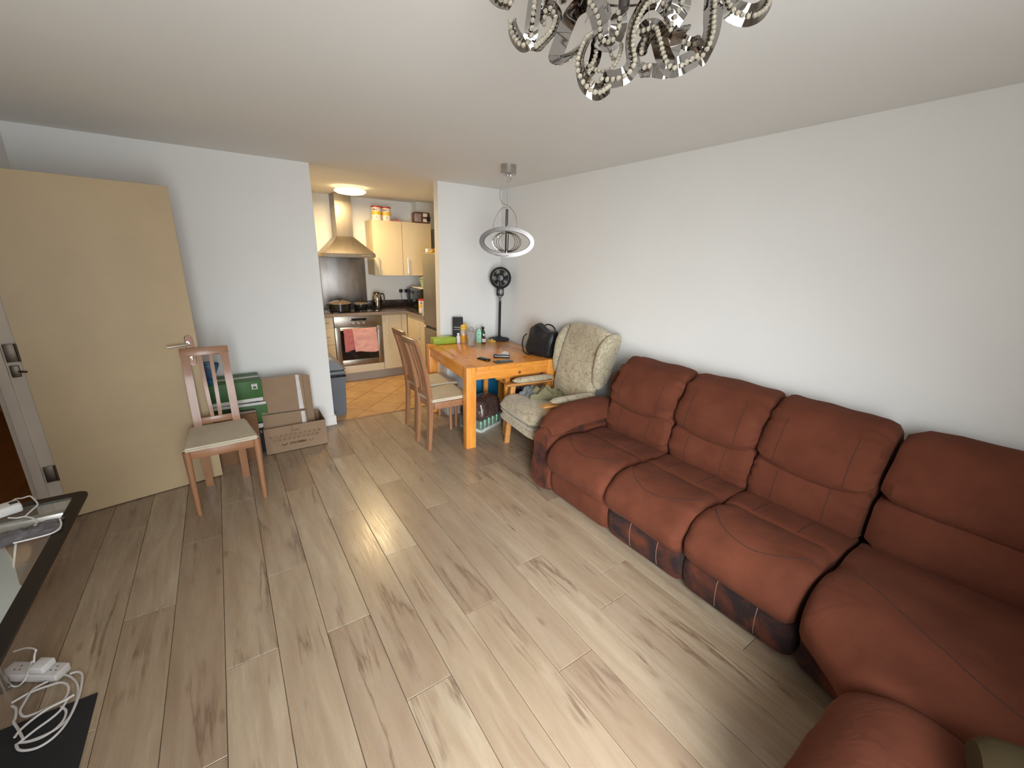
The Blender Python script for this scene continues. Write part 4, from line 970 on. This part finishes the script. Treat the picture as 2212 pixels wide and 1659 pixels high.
# hob
hob = thing('hob', 'black glass hob set in the kitchen worktop', 'hob', (-1.27, 1.66, .9095))
b = BM(); box(b, -.29, .29, -.25, .22, 0, .006, .002); obj('glass_plate', b, BLACKG, hob)
b = BM()
for x, y, r in ((-.14, -.11, .09), (.14, -.11, .075), (-.14, .11, .075), (.14, .11, .09)): tube(b, [(x+r*math.cos(2*PI*k/32), y+r*math.sin(2*PI*k/32), .006) for k in range(32)], .0012, 4, True)
obj('ring_mark', b, mat('ring_grey', (.12, .12, .12), .4, var=0), hob)
def pot(name, label, x, y, r, h, lidh, knob, z=.917):
    t = thing(name, label, 'pan', (x, y, z)); BP = bpy.data.materials.get('pan_black') or mat('pan_black', (.012, .011, .012), .22, var=0, coat=.3)
    b = BM(); lathe(b, [(0, 0), (r*.90, 0), (r*.95, .006), (r, h), (r*.96, h), (r*.9, .01), (0, .01)], n=40); obj('pan_body', b, BP, t)
    b = BM(); tube(b, [((r+.002)*math.cos(2*PI*k/40), (r+.002)*math.sin(2*PI*k/40), h) for k in range(40)], .0035, 8, True); obj('rim', b, STEEL, t)
    b = BM(); lathe(b, [(0, h+.002), (r*1.0, h+.002), (r*1.0, h+.008), (r*.8, h+lidh*.55), (r*.4, h+lidh*.92), (0, h+lidh)], n=40); ld = obj('lid', b, mat('lid_glass', (.20, .16, .13), .08, var=0, metal=.4) if not bpy.data.materials.get('lid_glass') else bpy.data.materials['lid_glass'], t)
    b = BM(); lathe(b, [(0, 0), (.010, 0), (.010, .010), (.024, .016), (.024, .026), (.018, .030), (0, .030)], (0, 0, h+lidh), 20); obj('knob', b, BP, ld)
    for s in (-1, 1):
        b = BM(); tube(b, [(s*(r-.002), -.030, h*.82), (s*(r+.035), -.028, h*.90), (s*(r+.045), 0, h*.92), (s*(r+.035), .028, h*.90), (s*(r-.002), .030, h*.82)], .007, 8, smooth=4); obj('handle', b, BP, t)
    return t
pot('casserole_pot', 'large black casserole pot with glass lid on the hob', -1.440, 1.56, .135, .098, .038, 1).rotation_euler.z = .35
pot('saucepan', 'smaller black saucepan with glass lid beside the large pot on the hob', -1.165, 1.62, .088, .078, .022, 1).rotation_euler.z = .9
# kettle
kt = thing('kettle', 'tall shiny steel kettle on the worktop right of the hob', 'kettle', (-.93, 1.66, .910))
b = BM(); lathe(b, [(0, 0), (.055, 0), (.056, .012), (0, .014)], n=28); obj('base', b, BLACK, kt)
b = BM(); lathe(b, [(0, .014), (.052, .014), (.057, .05), (.063, .11), (.060, .165), (.050, .205), (.040, .215), (0, .217)], n=32); obj('body', b, CHROME, kt)
b = BM(); lathe(b, [(0, .216), (.044, .216), (.040, .226), (.012, .232), (0, .236)], n=28); obj('lid', b, BLACK, kt)
b = BM(); tube(b, [(.045, 0, .20), (.085, 0, .205), (.10, 0, .16), (.095, 0, .09), (.058, 0, .06)], .009, 8, smooth=5); obj('handle', b, BLACK, kt)
# splashback and hood
b = BM(); box(b, -1.565, -.985, YB-.012, YB-.001, .911, 1.60, .001); tag(obj('splashback', b, STEELD), 'stained stainless steel splashback behind the hob', 'splashback')
hd2 = thing('cooker_hood', 'stainless steel chimney cooker hood over the hob', 'cooker hood', (-1.275, YB, 0))
b = BM()
lo = [(-.30, -.50), (.30, -.50), (.30, -.002), (-.30, -.002)]; hi = [(-.10, -.27), (.10, -.27), (.10, -.002), (-.10, -.002)]
A0 = [b.verts.new((x, y, 1.59)) for x, y in lo]; A1 = [b.verts.new((x, y, 1.632)) for x, y in lo]; A2 = [b.verts.new((x, y, 1.835)) for x, y in hi]
for P, Q in ((A0, A1), (A1, A2)):
    for k in range(4): b.faces.new((P[k], P[(k+1) % 4], Q[(k+1) % 4], Q[k]))
b.faces.new(A0[::-1]); b.faces.new(A2); obj('canopy', b, STEELK, hd2, smooth=False)
b = BM(); box(b, -.10, .10, -.27, -.002, 1.836, H-.001, .001); obj('chimney', b, STEELK, hd2, smooth=False)
b = BM(); box(b, .12, .24, -.5015, -.4995, 1.604, 1.618); obj('control_strip', b, mat('strip_dark', (.15, .13, .11), .4, var=0), hd2)
b = BM(); box(b, -.27, .27, -.47, -.04, 1.585, 1.5895); obj('filter', b, STEELD, hd2)
# wall cabinets
def wallcab(name, label, x0, x1, hx):
    t = thing(name, label, 'cabinet', ((x0+x1)/2, 1.62, 0)); w = (x1-x0)/2
    b = BM(); box(b, -w, w, .018, .328, 1.362, 2.058); obj('carcass', b, CREAMS, t)
    b = BM(); box(b, -w+.0015, w-.0015, 0, .018, 1.360, 2.060, .0015, 1); d = obj('door', b, CREAM, t); bar_handle(d, (-w+hx, 0, 1.385), (-w+hx, 0, 1.60)); return t
wallcab('wall_cabinet', 'cream kitchen wall cabinet nearest the cooker hood, on its right', -.945, -.552, .055)
wallcab('wall_cabinet', 'right-hand cream wall cabinet above the microwave', -.548, -.128, .055)
wallcab('wall_cabinet', 'cream wall cabinet half hidden left of the cooker hood', -2.19, -1.655, .40)
# ceiling light
kl = thing('ceiling_light', 'lit round flush ceiling light in the kitchen', 'ceiling light', (-1.32, 1.11, 0))
b = BM(); lathe(b, [(0, H-.035), (.150, H-.035), (.150, H-.001), (0, H-.001)], n=40); obj('base_plate', b, WHITEP, kl)
b = BM(); lathe(b, [(0, H-.078), (.08, H-.076), (.14, H-.066), (.168, H-.048), (.168, H-.036), (0, H-.036)], n=44); obj('diffuser', b, mat('lit_diffuser', (.9, .85, .75), .5, var=0, emit=(1.0, .76, .40), estr=6.5), kl)
# formula tins on the cabinet
def tin(label, x, y, z, r=.062, h=.175, num='3'):
    t = thing('milk_tin', label, 'tin', (x, y, z), R(-28), 'milk powder tins with red lids')
    RED = bpy.data.materials.get('tin_red') or mat('tin_red', (.50, .03, .02), .35, var=0)
    b = BM(); lathe(b, [(0, 0), (r, 0), (r, h-.014), (0, h-.014)], n=28); obj('tin_body', b, mat('tin_white', (.78, .70, .62), .3, var=.04) if not bpy.data.materials.get('tin_white') else bpy.data.materials['tin_white'], t)
    b = BM(); lathe(b, [(0, h-.016), (r+.003, h-.016), (r+.003, h), (0, h)], n=28); obj('lid', b, RED, t)
    b = BM(); lathe(b, [(r*.99, h*.40), (r+.0006, h*.40), (r+.0006, h*.62), (r*.99, h*.62)], n=28)
    for f in [f for f in b.faces if f.calc_center_median().y > r*.35]: b.faces.remove(f)
    obj('yellow_band', b, mat('tin_yellow', (.80, .50, .05), .4, var=0) if not bpy.data.materials.get('tin_yellow') else bpy.data.materials['tin_yellow'], t)
    TI = bpy.data.materials.get('tin_ink') or mat('tin_ink', (.22, .05, .05), .5, var=0)
    if num: b = BM(); text_bm(b, num, .045, Matrix.Translation((.012, -r-.001, h*.21)) @ Matrix.Rotation(PI/2, 4, 'X')); obj('number', b, TI, t)
    b = BM(); text_bm(b, 'SMA', .030, Matrix.Translation((-.006, -r-.001, h*.74)) @ Matrix.Rotation(PI/2, 4, 'X'), bold=.0005); obj('lettering', b, TI, t)
    return t
tin('white milk tin with red lid on the wall cabinets, nearer the cooker hood', -.85, 1.72, 2.059)
tin('white milk tin with red lid on the wall cabinets, right of its twin', -.715, 1.74, 2.059)
tin('white tin with red lid on the worktop beside the fridge-freezer', -.500, 1.10, .910, .055, .175, '')
o = obj('pink_packet', crumple(BM(), .13, .08, .05, 21, 10, 8), mat('pink_foil', (.42, .16, .20), .4, var=.7, vscale=30), loc=(-.60, 1.70, 2.059), ang=70); tag(o, 'small crumpled pink packet on top of the wall cabinets beside the tins', 'packet')
fb = thing('foil_pack', 'brown and white patterned boxed pack on top of the right wall cabinet', 'box', (-.245, 1.68, 2.059), R(-6))
b = BM(); box(b, -.115, .115, -.06, .08, 0, .145, .022, 3); obj('pack_body', b, mat('pack_brown', (.12, .05, .045), .35, var=.3, vscale=20), fb)
b = BM()
for k in range(5): tube(b, [(-.098+k*.018, -.061, .02), (-.104+k*.018, -.0625, .07), (-.096+k*.018, -.061, .122)], .003, 5, smooth=3)
box(b, .01, .07, -.0612, -.0598, .085, .13); box(b, .01, .07, -.0612, -.0598, .02, .06); obj('white_print', b, WHITEP, fb)
b = BM(); box(b, .06, .113, -.0622, -.0605, .03, .09); obj('black_panel', b, BLACK, fb)
# sockets
for i, (x, lb) in enumerate(((-.495, 'black plug in the kitchen socket, nearer the kettle'), (-.415, 'black plug in the kitchen socket, beside the microwave'))):
    t = thing('power_plug', lb, 'plug', (x, YB-.009, 1.125), 0, 'black plugs on the kitchen wall')
    b = BM(); box(b, -.026, .026, -.030, -.001, -.022, .026, .008); obj('plug_body', b, BLACK, t)
    b = BM(); tube(b, [(0, -.018, -.02), (.002, -.022, -.06), (.010*(1+i), -.018, -.105), (.02*(1+i*2), -.020, -.122)], .003, 6, smooth=4); obj('cord', b, BLACK, t)
b = BM(); box(b, -.54, -.37, YB-.008, YB-.0005, 1.08, 1.17, .002); tag(obj('wall_socket', b, WHITEP), 'white double wall socket behind the two black plugs', 'socket')
# microwave, basin, bits
mw = thing('microwave', 'black microwave oven in the kitchen corner', 'microwave', (-.215, 1.62, .910), R(0))
b = BM(); box(b, -.20, .19, -.25, .25, 0, .275, .006); obj('housing', b, BLACKM, mw)
b = BM(); box(b, -.206, -.200, -.245, .12, .012, .262, .002); obj('door', b, BLACKG, mw)
b = BM(); box(b, -.205, -.200, .125, .245, .012, .262, .002); obj('control_panel', b, BLACK, mw)
b = BM(); box(b, -.2065, -.2035, -.250, .250, .262, .274, .001); obj('top_trim', b, STEEL, mw)
ty = thing('serving_tray', 'pale tray lying on top of the microwave', 'tray', (-.215, 1.60, 1.186)); b = BM(); box(b, -.18, .18, -.21, .21, 0, .014, .005); obj('tray_board', b, OFFW, ty)
b = BM(); tube(b, [(-.175, -.205, .014), (.175, -.205, .014), (.175, .205, .014), (-.175, .205, .014)], .005, 6, True); obj('rim', b, OFFW, ty)
bs_ = thing('green_basin', 'pale green plastic tub on the tray above the microwave', 'tub', (-.225, 1.56, 1.206))
b = BM(); lathe(b, [(0, 0), (.085, 0), (.09, .004), (.12, .115), (.13, .118), (.13, .124), (.115, .120), (.085, .008), (0, .008)], n=32); obj('tub', b, mat('pale_green', (.36, .50, .33), .4, var=.04), bs_)
b = BM(); lathe(b, [(0, .118), (.10, .118), (.105, .128), (.06, .140), (0, .142)], n=24); obj('white_cloth', b, OFFW, bs_)
# fridge-freezer
fr_ = thing('fridge_freezer', 'silver fridge-freezer behind the wall beside the kitchen opening', 'fridge', (-.655, .15, 0))
b = BM(); box(b, .045, .60, 0, .555, .012, 1.665, .004); obj('cabinet', b, mat('fridge_grey', (.42, .40, .36), .4, var=.03), fr_)
FRD = mat('fridge_silver', (.27, .245, .195), .42, .6, var=.03)
b = BM(); box(b, 0, .044, .001, .554, .815, 1.668, .010, 3); d1 = obj('upper_door', b, FRD, fr_)
b = BM(); box(b, 0, .044, .001, .554, .045, .785, .010, 3); d2 = obj('lower_door', b, FRD, fr_)
b = BM(); box(b, .012, .043, .01, .54, .786, .814); obj('grip_recess', b, BLACK, fr_)
b = BM(); box(b, -.004, .006, .50, .548, .79, .815, .003); obj('hinge_cap', b, OFFW, fr_)
o = obj('notebook', box(BM(), -.10, .10, -.007, .007, 0, .19, .002), OFFW, loc=(-.55, .755, .911)); o.rotation_euler = (0, 0, 0); tag(o, 'white board leaning upright on the worktop against the fridge-freezer', 'board')
o = obj('orange_packet', crumple(BM(), .16, .12, .10, 30, 10, 8), mat('orange_bag', (.80, .38, .04), .4, var=.2), loc=(-.56, .50, 1.669), ang=70); tag(o, 'bright orange packet lying on top of the fridge-freezer', 'packet')
o = obj('small_carton', box(BM(), -.04, .04, -.03, .03, 0, .045, .003), WHITEP, loc=(-.585, .64, 1.669)); tag(o, 'tiny white carton on top of the fridge-freezer beside the orange packet', 'box')
# pedal bin
bi = thing('swing_bin', 'grey plastic swing-top bin just inside the kitchen opening', 'bin', (-1.905, .335, .003), R(0))
b = BM(); loft(b, [(-.135, -.14), (.135, -.14), (.15, -.12), (.15, .12), (.135, .14), (-.135, .14), (-.15, .12), (-.15, -.12)], [(lambda a, q, z=.455*i/6: (a*(.90+.10*z/.455)*1.0, q*(.90+.10*z/.455), z)) for i in range(7)], .004, .02, 0, 0, 3); obj('bin_body', b, BINM, bi)
b = BM(); box(b, -.165, .165, -.155, .155, .452, .482, .010, 3); obj('rim', b, BINL, bi)
b = BM(); box(b, -.162, .165, -.157, .157, .425, .452, .006); 
for v in b.verts: v.co.z += .012*noise.noise(v.co*30)-.01*(v.co.x > 0)
obj('liner', b, PLASTB, bi)
b = BM(); prof = [(-.155, .48), (-.150, .53), (-.11, .585), (-.04, .625), (.04, .625), (.11, .585), (.150, .53), (.155, .48)]
for k in range(12): pass
t0 = [(lambda a, q, y=-.145+.29*i/9: (a, y, q)) for i in range(10)]
loft(b, prof, t0, .03, .18, 0, 0, 3); obj('lid', b, BINL, bi)

# ---------------------------------------------------------------- cartons by the back wall
fbx = thing('cardboard_box', 'open flat cardboard box with printed numbers beside the wall corner', 'box', (-2.315, -.43, 0), R(0))
b = BM(); hw = .237
TH = .004
b = BM(); box(b, -hw, hw, 0, TH, 0, .232); box(b, -hw, -hw+TH, TH, .30, 0, .232); box(b, hw-TH, hw, TH, .30, 0, .232); box(b, -hw, hw, .30-TH, .30, 0, .232); box(b, -hw, hw, 0, .30, 0, TH); obj('carton', b, CARD, fbx, smooth=False)
b = BM(); FX = lambda x, z: Matrix.Translation((x, -.0012, z)) @ Matrix.Rotation(PI/2, 4, 'X')
def ringm(bm, x, z, r):
    n = 20
    o_, i_ = [], []
    for k in range(n):
        a = 2*PI*k/n; o_.append(bm.verts.new((x+r*math.cos(a), -.001, z+r*math.sin(a)))); i_.append(bm.verts.new((x+(r-.0014)*math.cos(a), -.001, z+(r-.0014)*math.sin(a))))
    for k in range(n): bm.faces.new((o_[k], o_[(k+1) % n], i_[(k+1) % n], i_[k]))
for k in range(11):
    x = -.190+k*.0365; ringm(b, x, .150, .0145); text_bm(b, str(k), .019, FX(x, .150), bold=.0003)
for k in range(10):
    x = -.170+k*.0365; ringm(b, x, .118, .0145); text_bm(b, str(11+k), .017, FX(x, .118), bold=.0003)
text_bm(b, 'COLOMBIA', .026, FX(.005, .072), bold=.0012)
for x in (-.098, .105):
    tube(b, [(x-.020, -.001, .076), (x-.008, -.001, .066), (x+.008, -.001, .066), (x+.020, -.001, .080)], .0035 if x < 0 else .0016, 5, smooth=3)
box(b, -.032, .030, -.0014, -.0008, .183, .187); box(b, -.033, -.031, -.0014, -.0008, .16, .228)
obj('print', b, INK, fbx)
def panel(parent, name, quad, th, m, label=None):
    """a stiff sheet through four corner points given in the parent's frame"""
    b = BM(); Q = [Vector(q) for q in quad]; n = (Q[1]-Q[0]).cross(Q[3]-Q[0]).normalized()*th/2
    A = [b.verts.new(q-n) for q in Q]; B = [b.verts.new(q+n) for q in Q]
    b.faces.new(A[::-1]); b.faces.new(B)
    for k in range(4): b.faces.new((A[k], A[(k+1) % 4], B[(k+1) % 4], B[k]))
    return obj(name, b, m, parent, label, smooth=False)
# second, tall flattened carton standing inside the open one
tc = thing('flattened_carton', 'tall flattened brown carton standing inside the printed cardboard box', 'carton', (-2.315, -.43, .004))
panel(tc, 'front_sheet', [(-.225, .006, .02), (.105, .012, .04), (.105, .085, .315), (-.228, .075, .325)], .005, CARD)
pf = panel(tc, 'upper_flap', [(-.228, .076, .335), (.107, .086, .325), (.112, .150, .625), (-.232, .140, .622)], .005, CARD)
panel(tc, 'side_sheet', [(.112, .10, .04), (.172, .12, .05), (.172, .17, .60), (.115, .155, .615)], .005, CARD)
panel(pf, 'packing_tape', [(.055, .078, .335), (.090, .079, .335), (.085, .145, .62), (.060, .1445, .62)], .002, TAPE, 'strip of glossy clear packing tape')
panel(tc, 'packing_tape', [(.060, .016, .12), (.090, .017, .12), (.092, .078, .31), (.062, .077, .31)], .002, TAPE, 'strip of glossy clear packing tape')
# green cartons and brown carton
def carton(label, loc, rz, sx, sy, sz, m, name='carton', extra=None):
    t = thing(name, label, 'box', loc, rz); b = BM(); box(b, -sx/2, sx/2, 0, sy, 0, sz, .003); o = obj('carton_body', b, m, t); 
    b = BM(); box(b, -sx/2-.0005, sx/2+.0005, sy/2-.022, sy/2+.022, sz, sz+.001); box(b, -sx/2-.001, -sx/2, sy/2-.022, sy/2+.022, sz-.07, sz+.0005); obj('tape', b, TAPE, t); return t
gt = carton('bright green carton lying on top of the stack behind the lone chair', (-2.72, -.345, .455), R(2), .42, .28, .175, GREENB, 'green_carton')
b = BM(); box(b, .138, .178, -.002, -.0004, .105, .150); obj('white_label', b, PAPERW, gt)
b = BM(); box(b, .146, .170, -.003, -.0018, .112, .128); text_bm(b, 'E', .016, Matrix.Translation((.158, -.003, .140)) @ Matrix.Rotation(PI/2, 4, 'X')); obj('print', b, GREEND, gt)
b = BM(); box(b, -.19, .205, -.0012, -.0003, .002, .030); obj('white_strip', b, PAPERW, gt)
g2_ = carton('darker green carton second in the stack behind the lone chair', (-2.71, -.35, .275), R(-1), .43, .28, .165, GREENB, 'green_carton')
b = BM(); box(b, -.15, -.02, -.0012, -.0003, .055, .150); box(b, .02, .12, -.0012, -.0003, .05, .13); obj('dark_panel', b, GREEND, g2_)
b = BM(); box(b, -.205, .21, -.014, -.001, .158, .178); obj('open_flap', b, PAPERW, g2_)
bc = carton('brown carton standing on the floor behind the lone chair', (-2.755, -.47, 0), R(1), .35, .11, .40, CARDD, 'brown_carton')
kc = carton('dark printed carton standing lowest under the green cartons', (-2.71, -.345, 0), R(0), .34, .27, .272, BLACKM, 'dark_carton')
b = BM(); box(b, .115, .168, -.0015, -.0004, .225, .262); text_bm(b, 't', .035, Matrix.Translation((.145, -.001, .19)) @ Matrix.Rotation(PI/2, 4, 'X')); obj('white_label', b, PAPERW, kc)
# blue racket-like paddle behind the chair
bp = thing('balloon_paddle', 'blue and purple foil cone leaning behind the lone chair', 'decoration', (-2.84, -.345, .632), R(0))
b = BM(); lathe(b, [(0, 0), (.012, 0), (.030, .06), (.060, .13), (.072, .165), (.066, .180), (.03, .188), (0, .190)], n=24, sx=1, sy=.25)
m, nt, bs = new_mat('blue_purple'); c = ramp(nt, noise_n(nt, coords(nt, (1, 1, 3)), 9, 3), [(.35, (.012, .03, .12)), (.5, (.02, .12, .20)), (.65, (.09, .03, .12))]); nt.links.new(c, bs.inputs['Base Color']); bs.inputs['Roughness'].default_value = .3
obj('foil', b, m, bp)
b = BM(); tube(b, [(.066*math.cos(2*PI*k/24), .017*math.sin(2*PI*k/24), .172) for k in range(24)], .003, 6, True); obj('rim', b, mat('navy', (.01, .01, .05), .4, var=0), bp)

# ---------------------------------------------------------------- glass table at the left edge and its clutter
GZ = .70
gt_ = thing('glass_table', 'clear glass table with black rim at the left edge of the picture', 'table', (0, 0, 0))
GX1, GY1 = -3.222, -1.985; GX0, GY0 = -3.60, -3.30
def rrect(x0, x1, y0, y1, r, n=6):
    out = []
    for cx, cy, a0 in ((x1-r, y1-r, 0), (x0+r, y1-r, PI/2), (x0+r, y0+r, PI), (x1-r, y0+r, 3*PI/2)):
        for k in range(n+1):
            a = a0+PI/2*k/n; out.append((cx+r*math.cos(a), cy+r*math.sin(a)))
    return out
b = BM(); O_ = rrect(GX0, GX1, GY0, GY1, .035); I_ = rrect(GX0+.045, GX1-.040, GY0+.045, GY1-.040, .010)
n = len(O_)
vs = [[b.verts.new((p[0], p[1], z)) for p in L_] for L_, z in ((O_, GZ), (I_, GZ), (I_, GZ-.010), (O_, GZ-.010))]
for q in range(4):
    A, B = vs[q], vs[(q+1) % 4]
    for k in range(n): b.faces.new((A[k], A[(k+1) % n], B[(k+1) % n], B[k]))
obj('black_rim', b, mat('rim_black', (.016, .011, .008), .45, var=.1, spec=.25), gt_, 'glossy black painted rim')
b = BM(); prism(b, rrect(GX0+.0455, GX1-.0405, GY0+.0455, GY1-.0405, .010), GZ-.0095, GZ-.0005); obj('glass_top', b, mat('table_glass', (.60, .66, .62), .03, var=0, alpha=.10, spec=.35), gt_)
for x, y in ((GX0+.03, GY1-.12), (GX0+.03, GY0+.10)):
    l = BM(); tube(l, [(x, y, 0), (x, y, GZ-.012)], .016, 12); obj('leg', l, STEEL, gt_)
b = BM(); box(b, GX0+.015, GX0+.045, GY0+.1, GY1-.12, GZ-.05, GZ-.012, .003); box(b, GX0+.03, GX1-.05, GY1-.135, GY1-.105, GZ-.04, GZ-.012, .003); box(b, GX0+.03, GX1-.05, GY0+.09, GY0+.12, GZ-.04, GZ-.012, .003); obj('frame', b, STEEL, gt_)
def cable(name, label, pts, z, r, m, cat='cable', zs=None):
    b = BM(); P = [at_z(p[0], p[1], z if zs is None else zs[i]) for i, p in enumerate(pts)]; tube(b, P, r, 8, smooth=6); return tag(obj(name, b, m), label, cat)
def k8(x, y): return (x*.12055, 1040+y*.12055)
cable('white_cable', 'thin white charging cable looping across the glass table top', [k8(150, 650), k8(300, 655), k8(440, 630), k8(560, 650), k8(650, 690), k8(660, 740), k8(620, 790), k8(700, 770), k8(860, 715), k8(1040, 665), k8(1090, 720), k8(1090, 800), k8(1020, 880), k8(880, 945), k8(560, 1030), k8(240, 1105)], GZ+.005, .0026, WHITEP)
cable('white_cable', 'white charger lead rising at the back of the glass table', [k8(130, 430), k8(220, 350), k8(290, 310), k8(400, 300), k8(530, 262), k8(600, 310), k8(675, 405), k8(610, 480), k8(520, 560), k8(450, 630)], GZ+.010, .0026, WHITEP)
ad = thing('power_adaptor', 'white power adaptor at the far left on the glass table', 'adaptor', at_z(8, 1112, GZ).to_tuple(), R(25))
b = BM(); box(b, -.05, .045, -.03, .03, .001, .034, .008, 3); obj('body', b, WHITEP, ad)
b = BM(); box(b, .020, .040, -.012, .008, .034, .0355, .002); obj('socket_hole', b, BLACK, ad)
o = obj('clear_bag', crumple(BM(), .20, .10, .030, 44, 16, 10), mat('grey_film', (.13, .12, .13), .2, var=.4, vscale=16, bscale=30, bstr=.8, bdist=.01), loc=(at_z(40, 1158, GZ)+Vector((0, 0, .0005))).to_tuple(), ang=70); o.rotation_euler = (0, 0, R(8)); tag(o, 'crumpled grey plastic bag lying on the glass table', 'bag')
cable('hanging_cable', 'white cable hanging down under the glass table', [(34, 1175), (31, 1205), (27, 1240), (22, 1260)], .5, .003, WHITEP, zs=[GZ-.03, .60, .50, .42])
b = BM(); box(b, GX0+.02, GX1-.17, GY0+.12, GY1-.14, .515, .523, .002); obj('lower_shelf', b, bpy.data.materials['table_glass'], gt_)
wc = thing('white_box', 'flat white plastic box seen through the glass table top', 'box', (0, 0, 0), 0)
q = [at_z(x, y, .546) for x, y in ((-30, 1190), (12, 1186), (26, 1205), (42, 1262), (52, 1268), (74, 1226), (82, 1232), (10, 1350), (-30, 1410))]
b = BM(); prism(b, [(v.x, v.y) for v in q], .524, .546); obj('box_body', b, mat('dull_white', (.62, .65, .60), .5, var=.05), wc)
# extension lead on the floor
A = at_z(14, 1446, .03); B = at_z(136, 1448, .03); d = B-A
ex = thing('extension_lead', 'white four-way extension lead on the floor by the glass table', 'extension lead', ((A.x+B.x)/2, (A.y+B.y)/2, 0), math.atan2(d.y, d.x))
L = d.length; b = BM(); box(b, -L/2, L/2, -.030, .030, .001, .038, .006, 3); eb = obj('body', b, OFFW, ex)
for k in range(3):
    b = BM(); x = -L/2+.05+k*.07
    for (dx, dy, w_, h_) in ((0, .010, .004, .007), (-.010, -.006, .006, .004), (.010, -.006, .006, .004)): box(b, x+dx-w_/2, x+dx+w_/2, dy-h_/2, dy+h_/2, .0375, .0385)
    obj('socket_hole', b, BLACK, eb)
pg = thing('white_plug', 'white plug pushed into the floor extension lead', 'plug', tuple(ex.matrix_basis @ Vector((L*.17, 0, .039))), ex.rotation_euler.z)
b = BM(); box(b, -.028, .028, -.026, .026, 0, .030, .007, 3); obj('plug_body', b, WHITEP, pg)
def k5(x, y): return (x*.1742, 1370+y*.1742)
cable('plug_cable', 'white cable running from the floor plug up behind the table edge', [k5(420, 350), k5(430, 250), k5(440, 190), k5(330, 170), k5(170, 215)], .06, .0032, WHITEP, zs=[.07, .10, .12, .10, .06])
cable('plug_cable', 'white cable curling down in front of the extension lead', [k5(400, 330), k5(360, 440), k5(310, 560), k5(230, 640), k5(150, 640), k5(105, 580), k5(130, 550)], .045, .0030, WHITEP, zs=[.07, .045, .03, .006, .006, .006, .006])
coil = []
zz = .005
loops = [[(640, 540), (740, 505), (860, 520), (950, 600), (970, 720), (930, 880), (850, 1040), (720, 1160), (560, 1250), (380, 1320), (230, 1350)],
         [(200, 1370), (230, 1430), (330, 1440), (480, 1400), (640, 1300), (780, 1160), (880, 1000), (960, 820), (1010, 640), (1020, 500), (960, 465), (870, 490)],
         [(600, 580), (450, 660), (380, 720), (290, 870), (250, 960), (300, 1020), (420, 990), (620, 900), (790, 810), (850, 700), (830, 620), (740, 600), (600, 640), (380, 720), (140, 855)],
         [(920, 750), (800, 820), (600, 920), (400, 1060), (250, 1190), (180, 1280)],
         [(760, 900), (820, 950), (790, 1060), (680, 1180), (520, 1280), (370, 1330), (240, 1350), (190, 1380)],
         [(840, 800), (760, 930), (640, 1040), (460, 1170), (320, 1280), (220, 1360)],
         [(150, 890), (200, 930), (190, 1040), (170, 1090), (220, 1170), (290, 1300)]]
wcoil = thing('coiled_cable', 'long loosely coiled white cable lying on the floor', 'cable', (0, 0, 0))
for i, lp in enumerate(loops):
    b = BM(); tube(b, [at_z(*k5(*p), .006+.004*(i % 4)) for p in lp], .0040, 8, smooth=5); obj('loop', b, OFFW, wcoil)
# black panel on the floor
bpn = thing('black_pad', 'black flat board lying on the floor under the coiled cable', 'board', (0, 0, 0))
b = BM(); A_, B_ = at_z(95, 1528, 0), at_z(212, 1497, 0); prism(b, [(B_.x, B_.y), (-3.275, -2.95), (-3.62, -2.95), (-3.62, -2.30)], .0005, .004); obj('board', b, BLACKM, bpn)
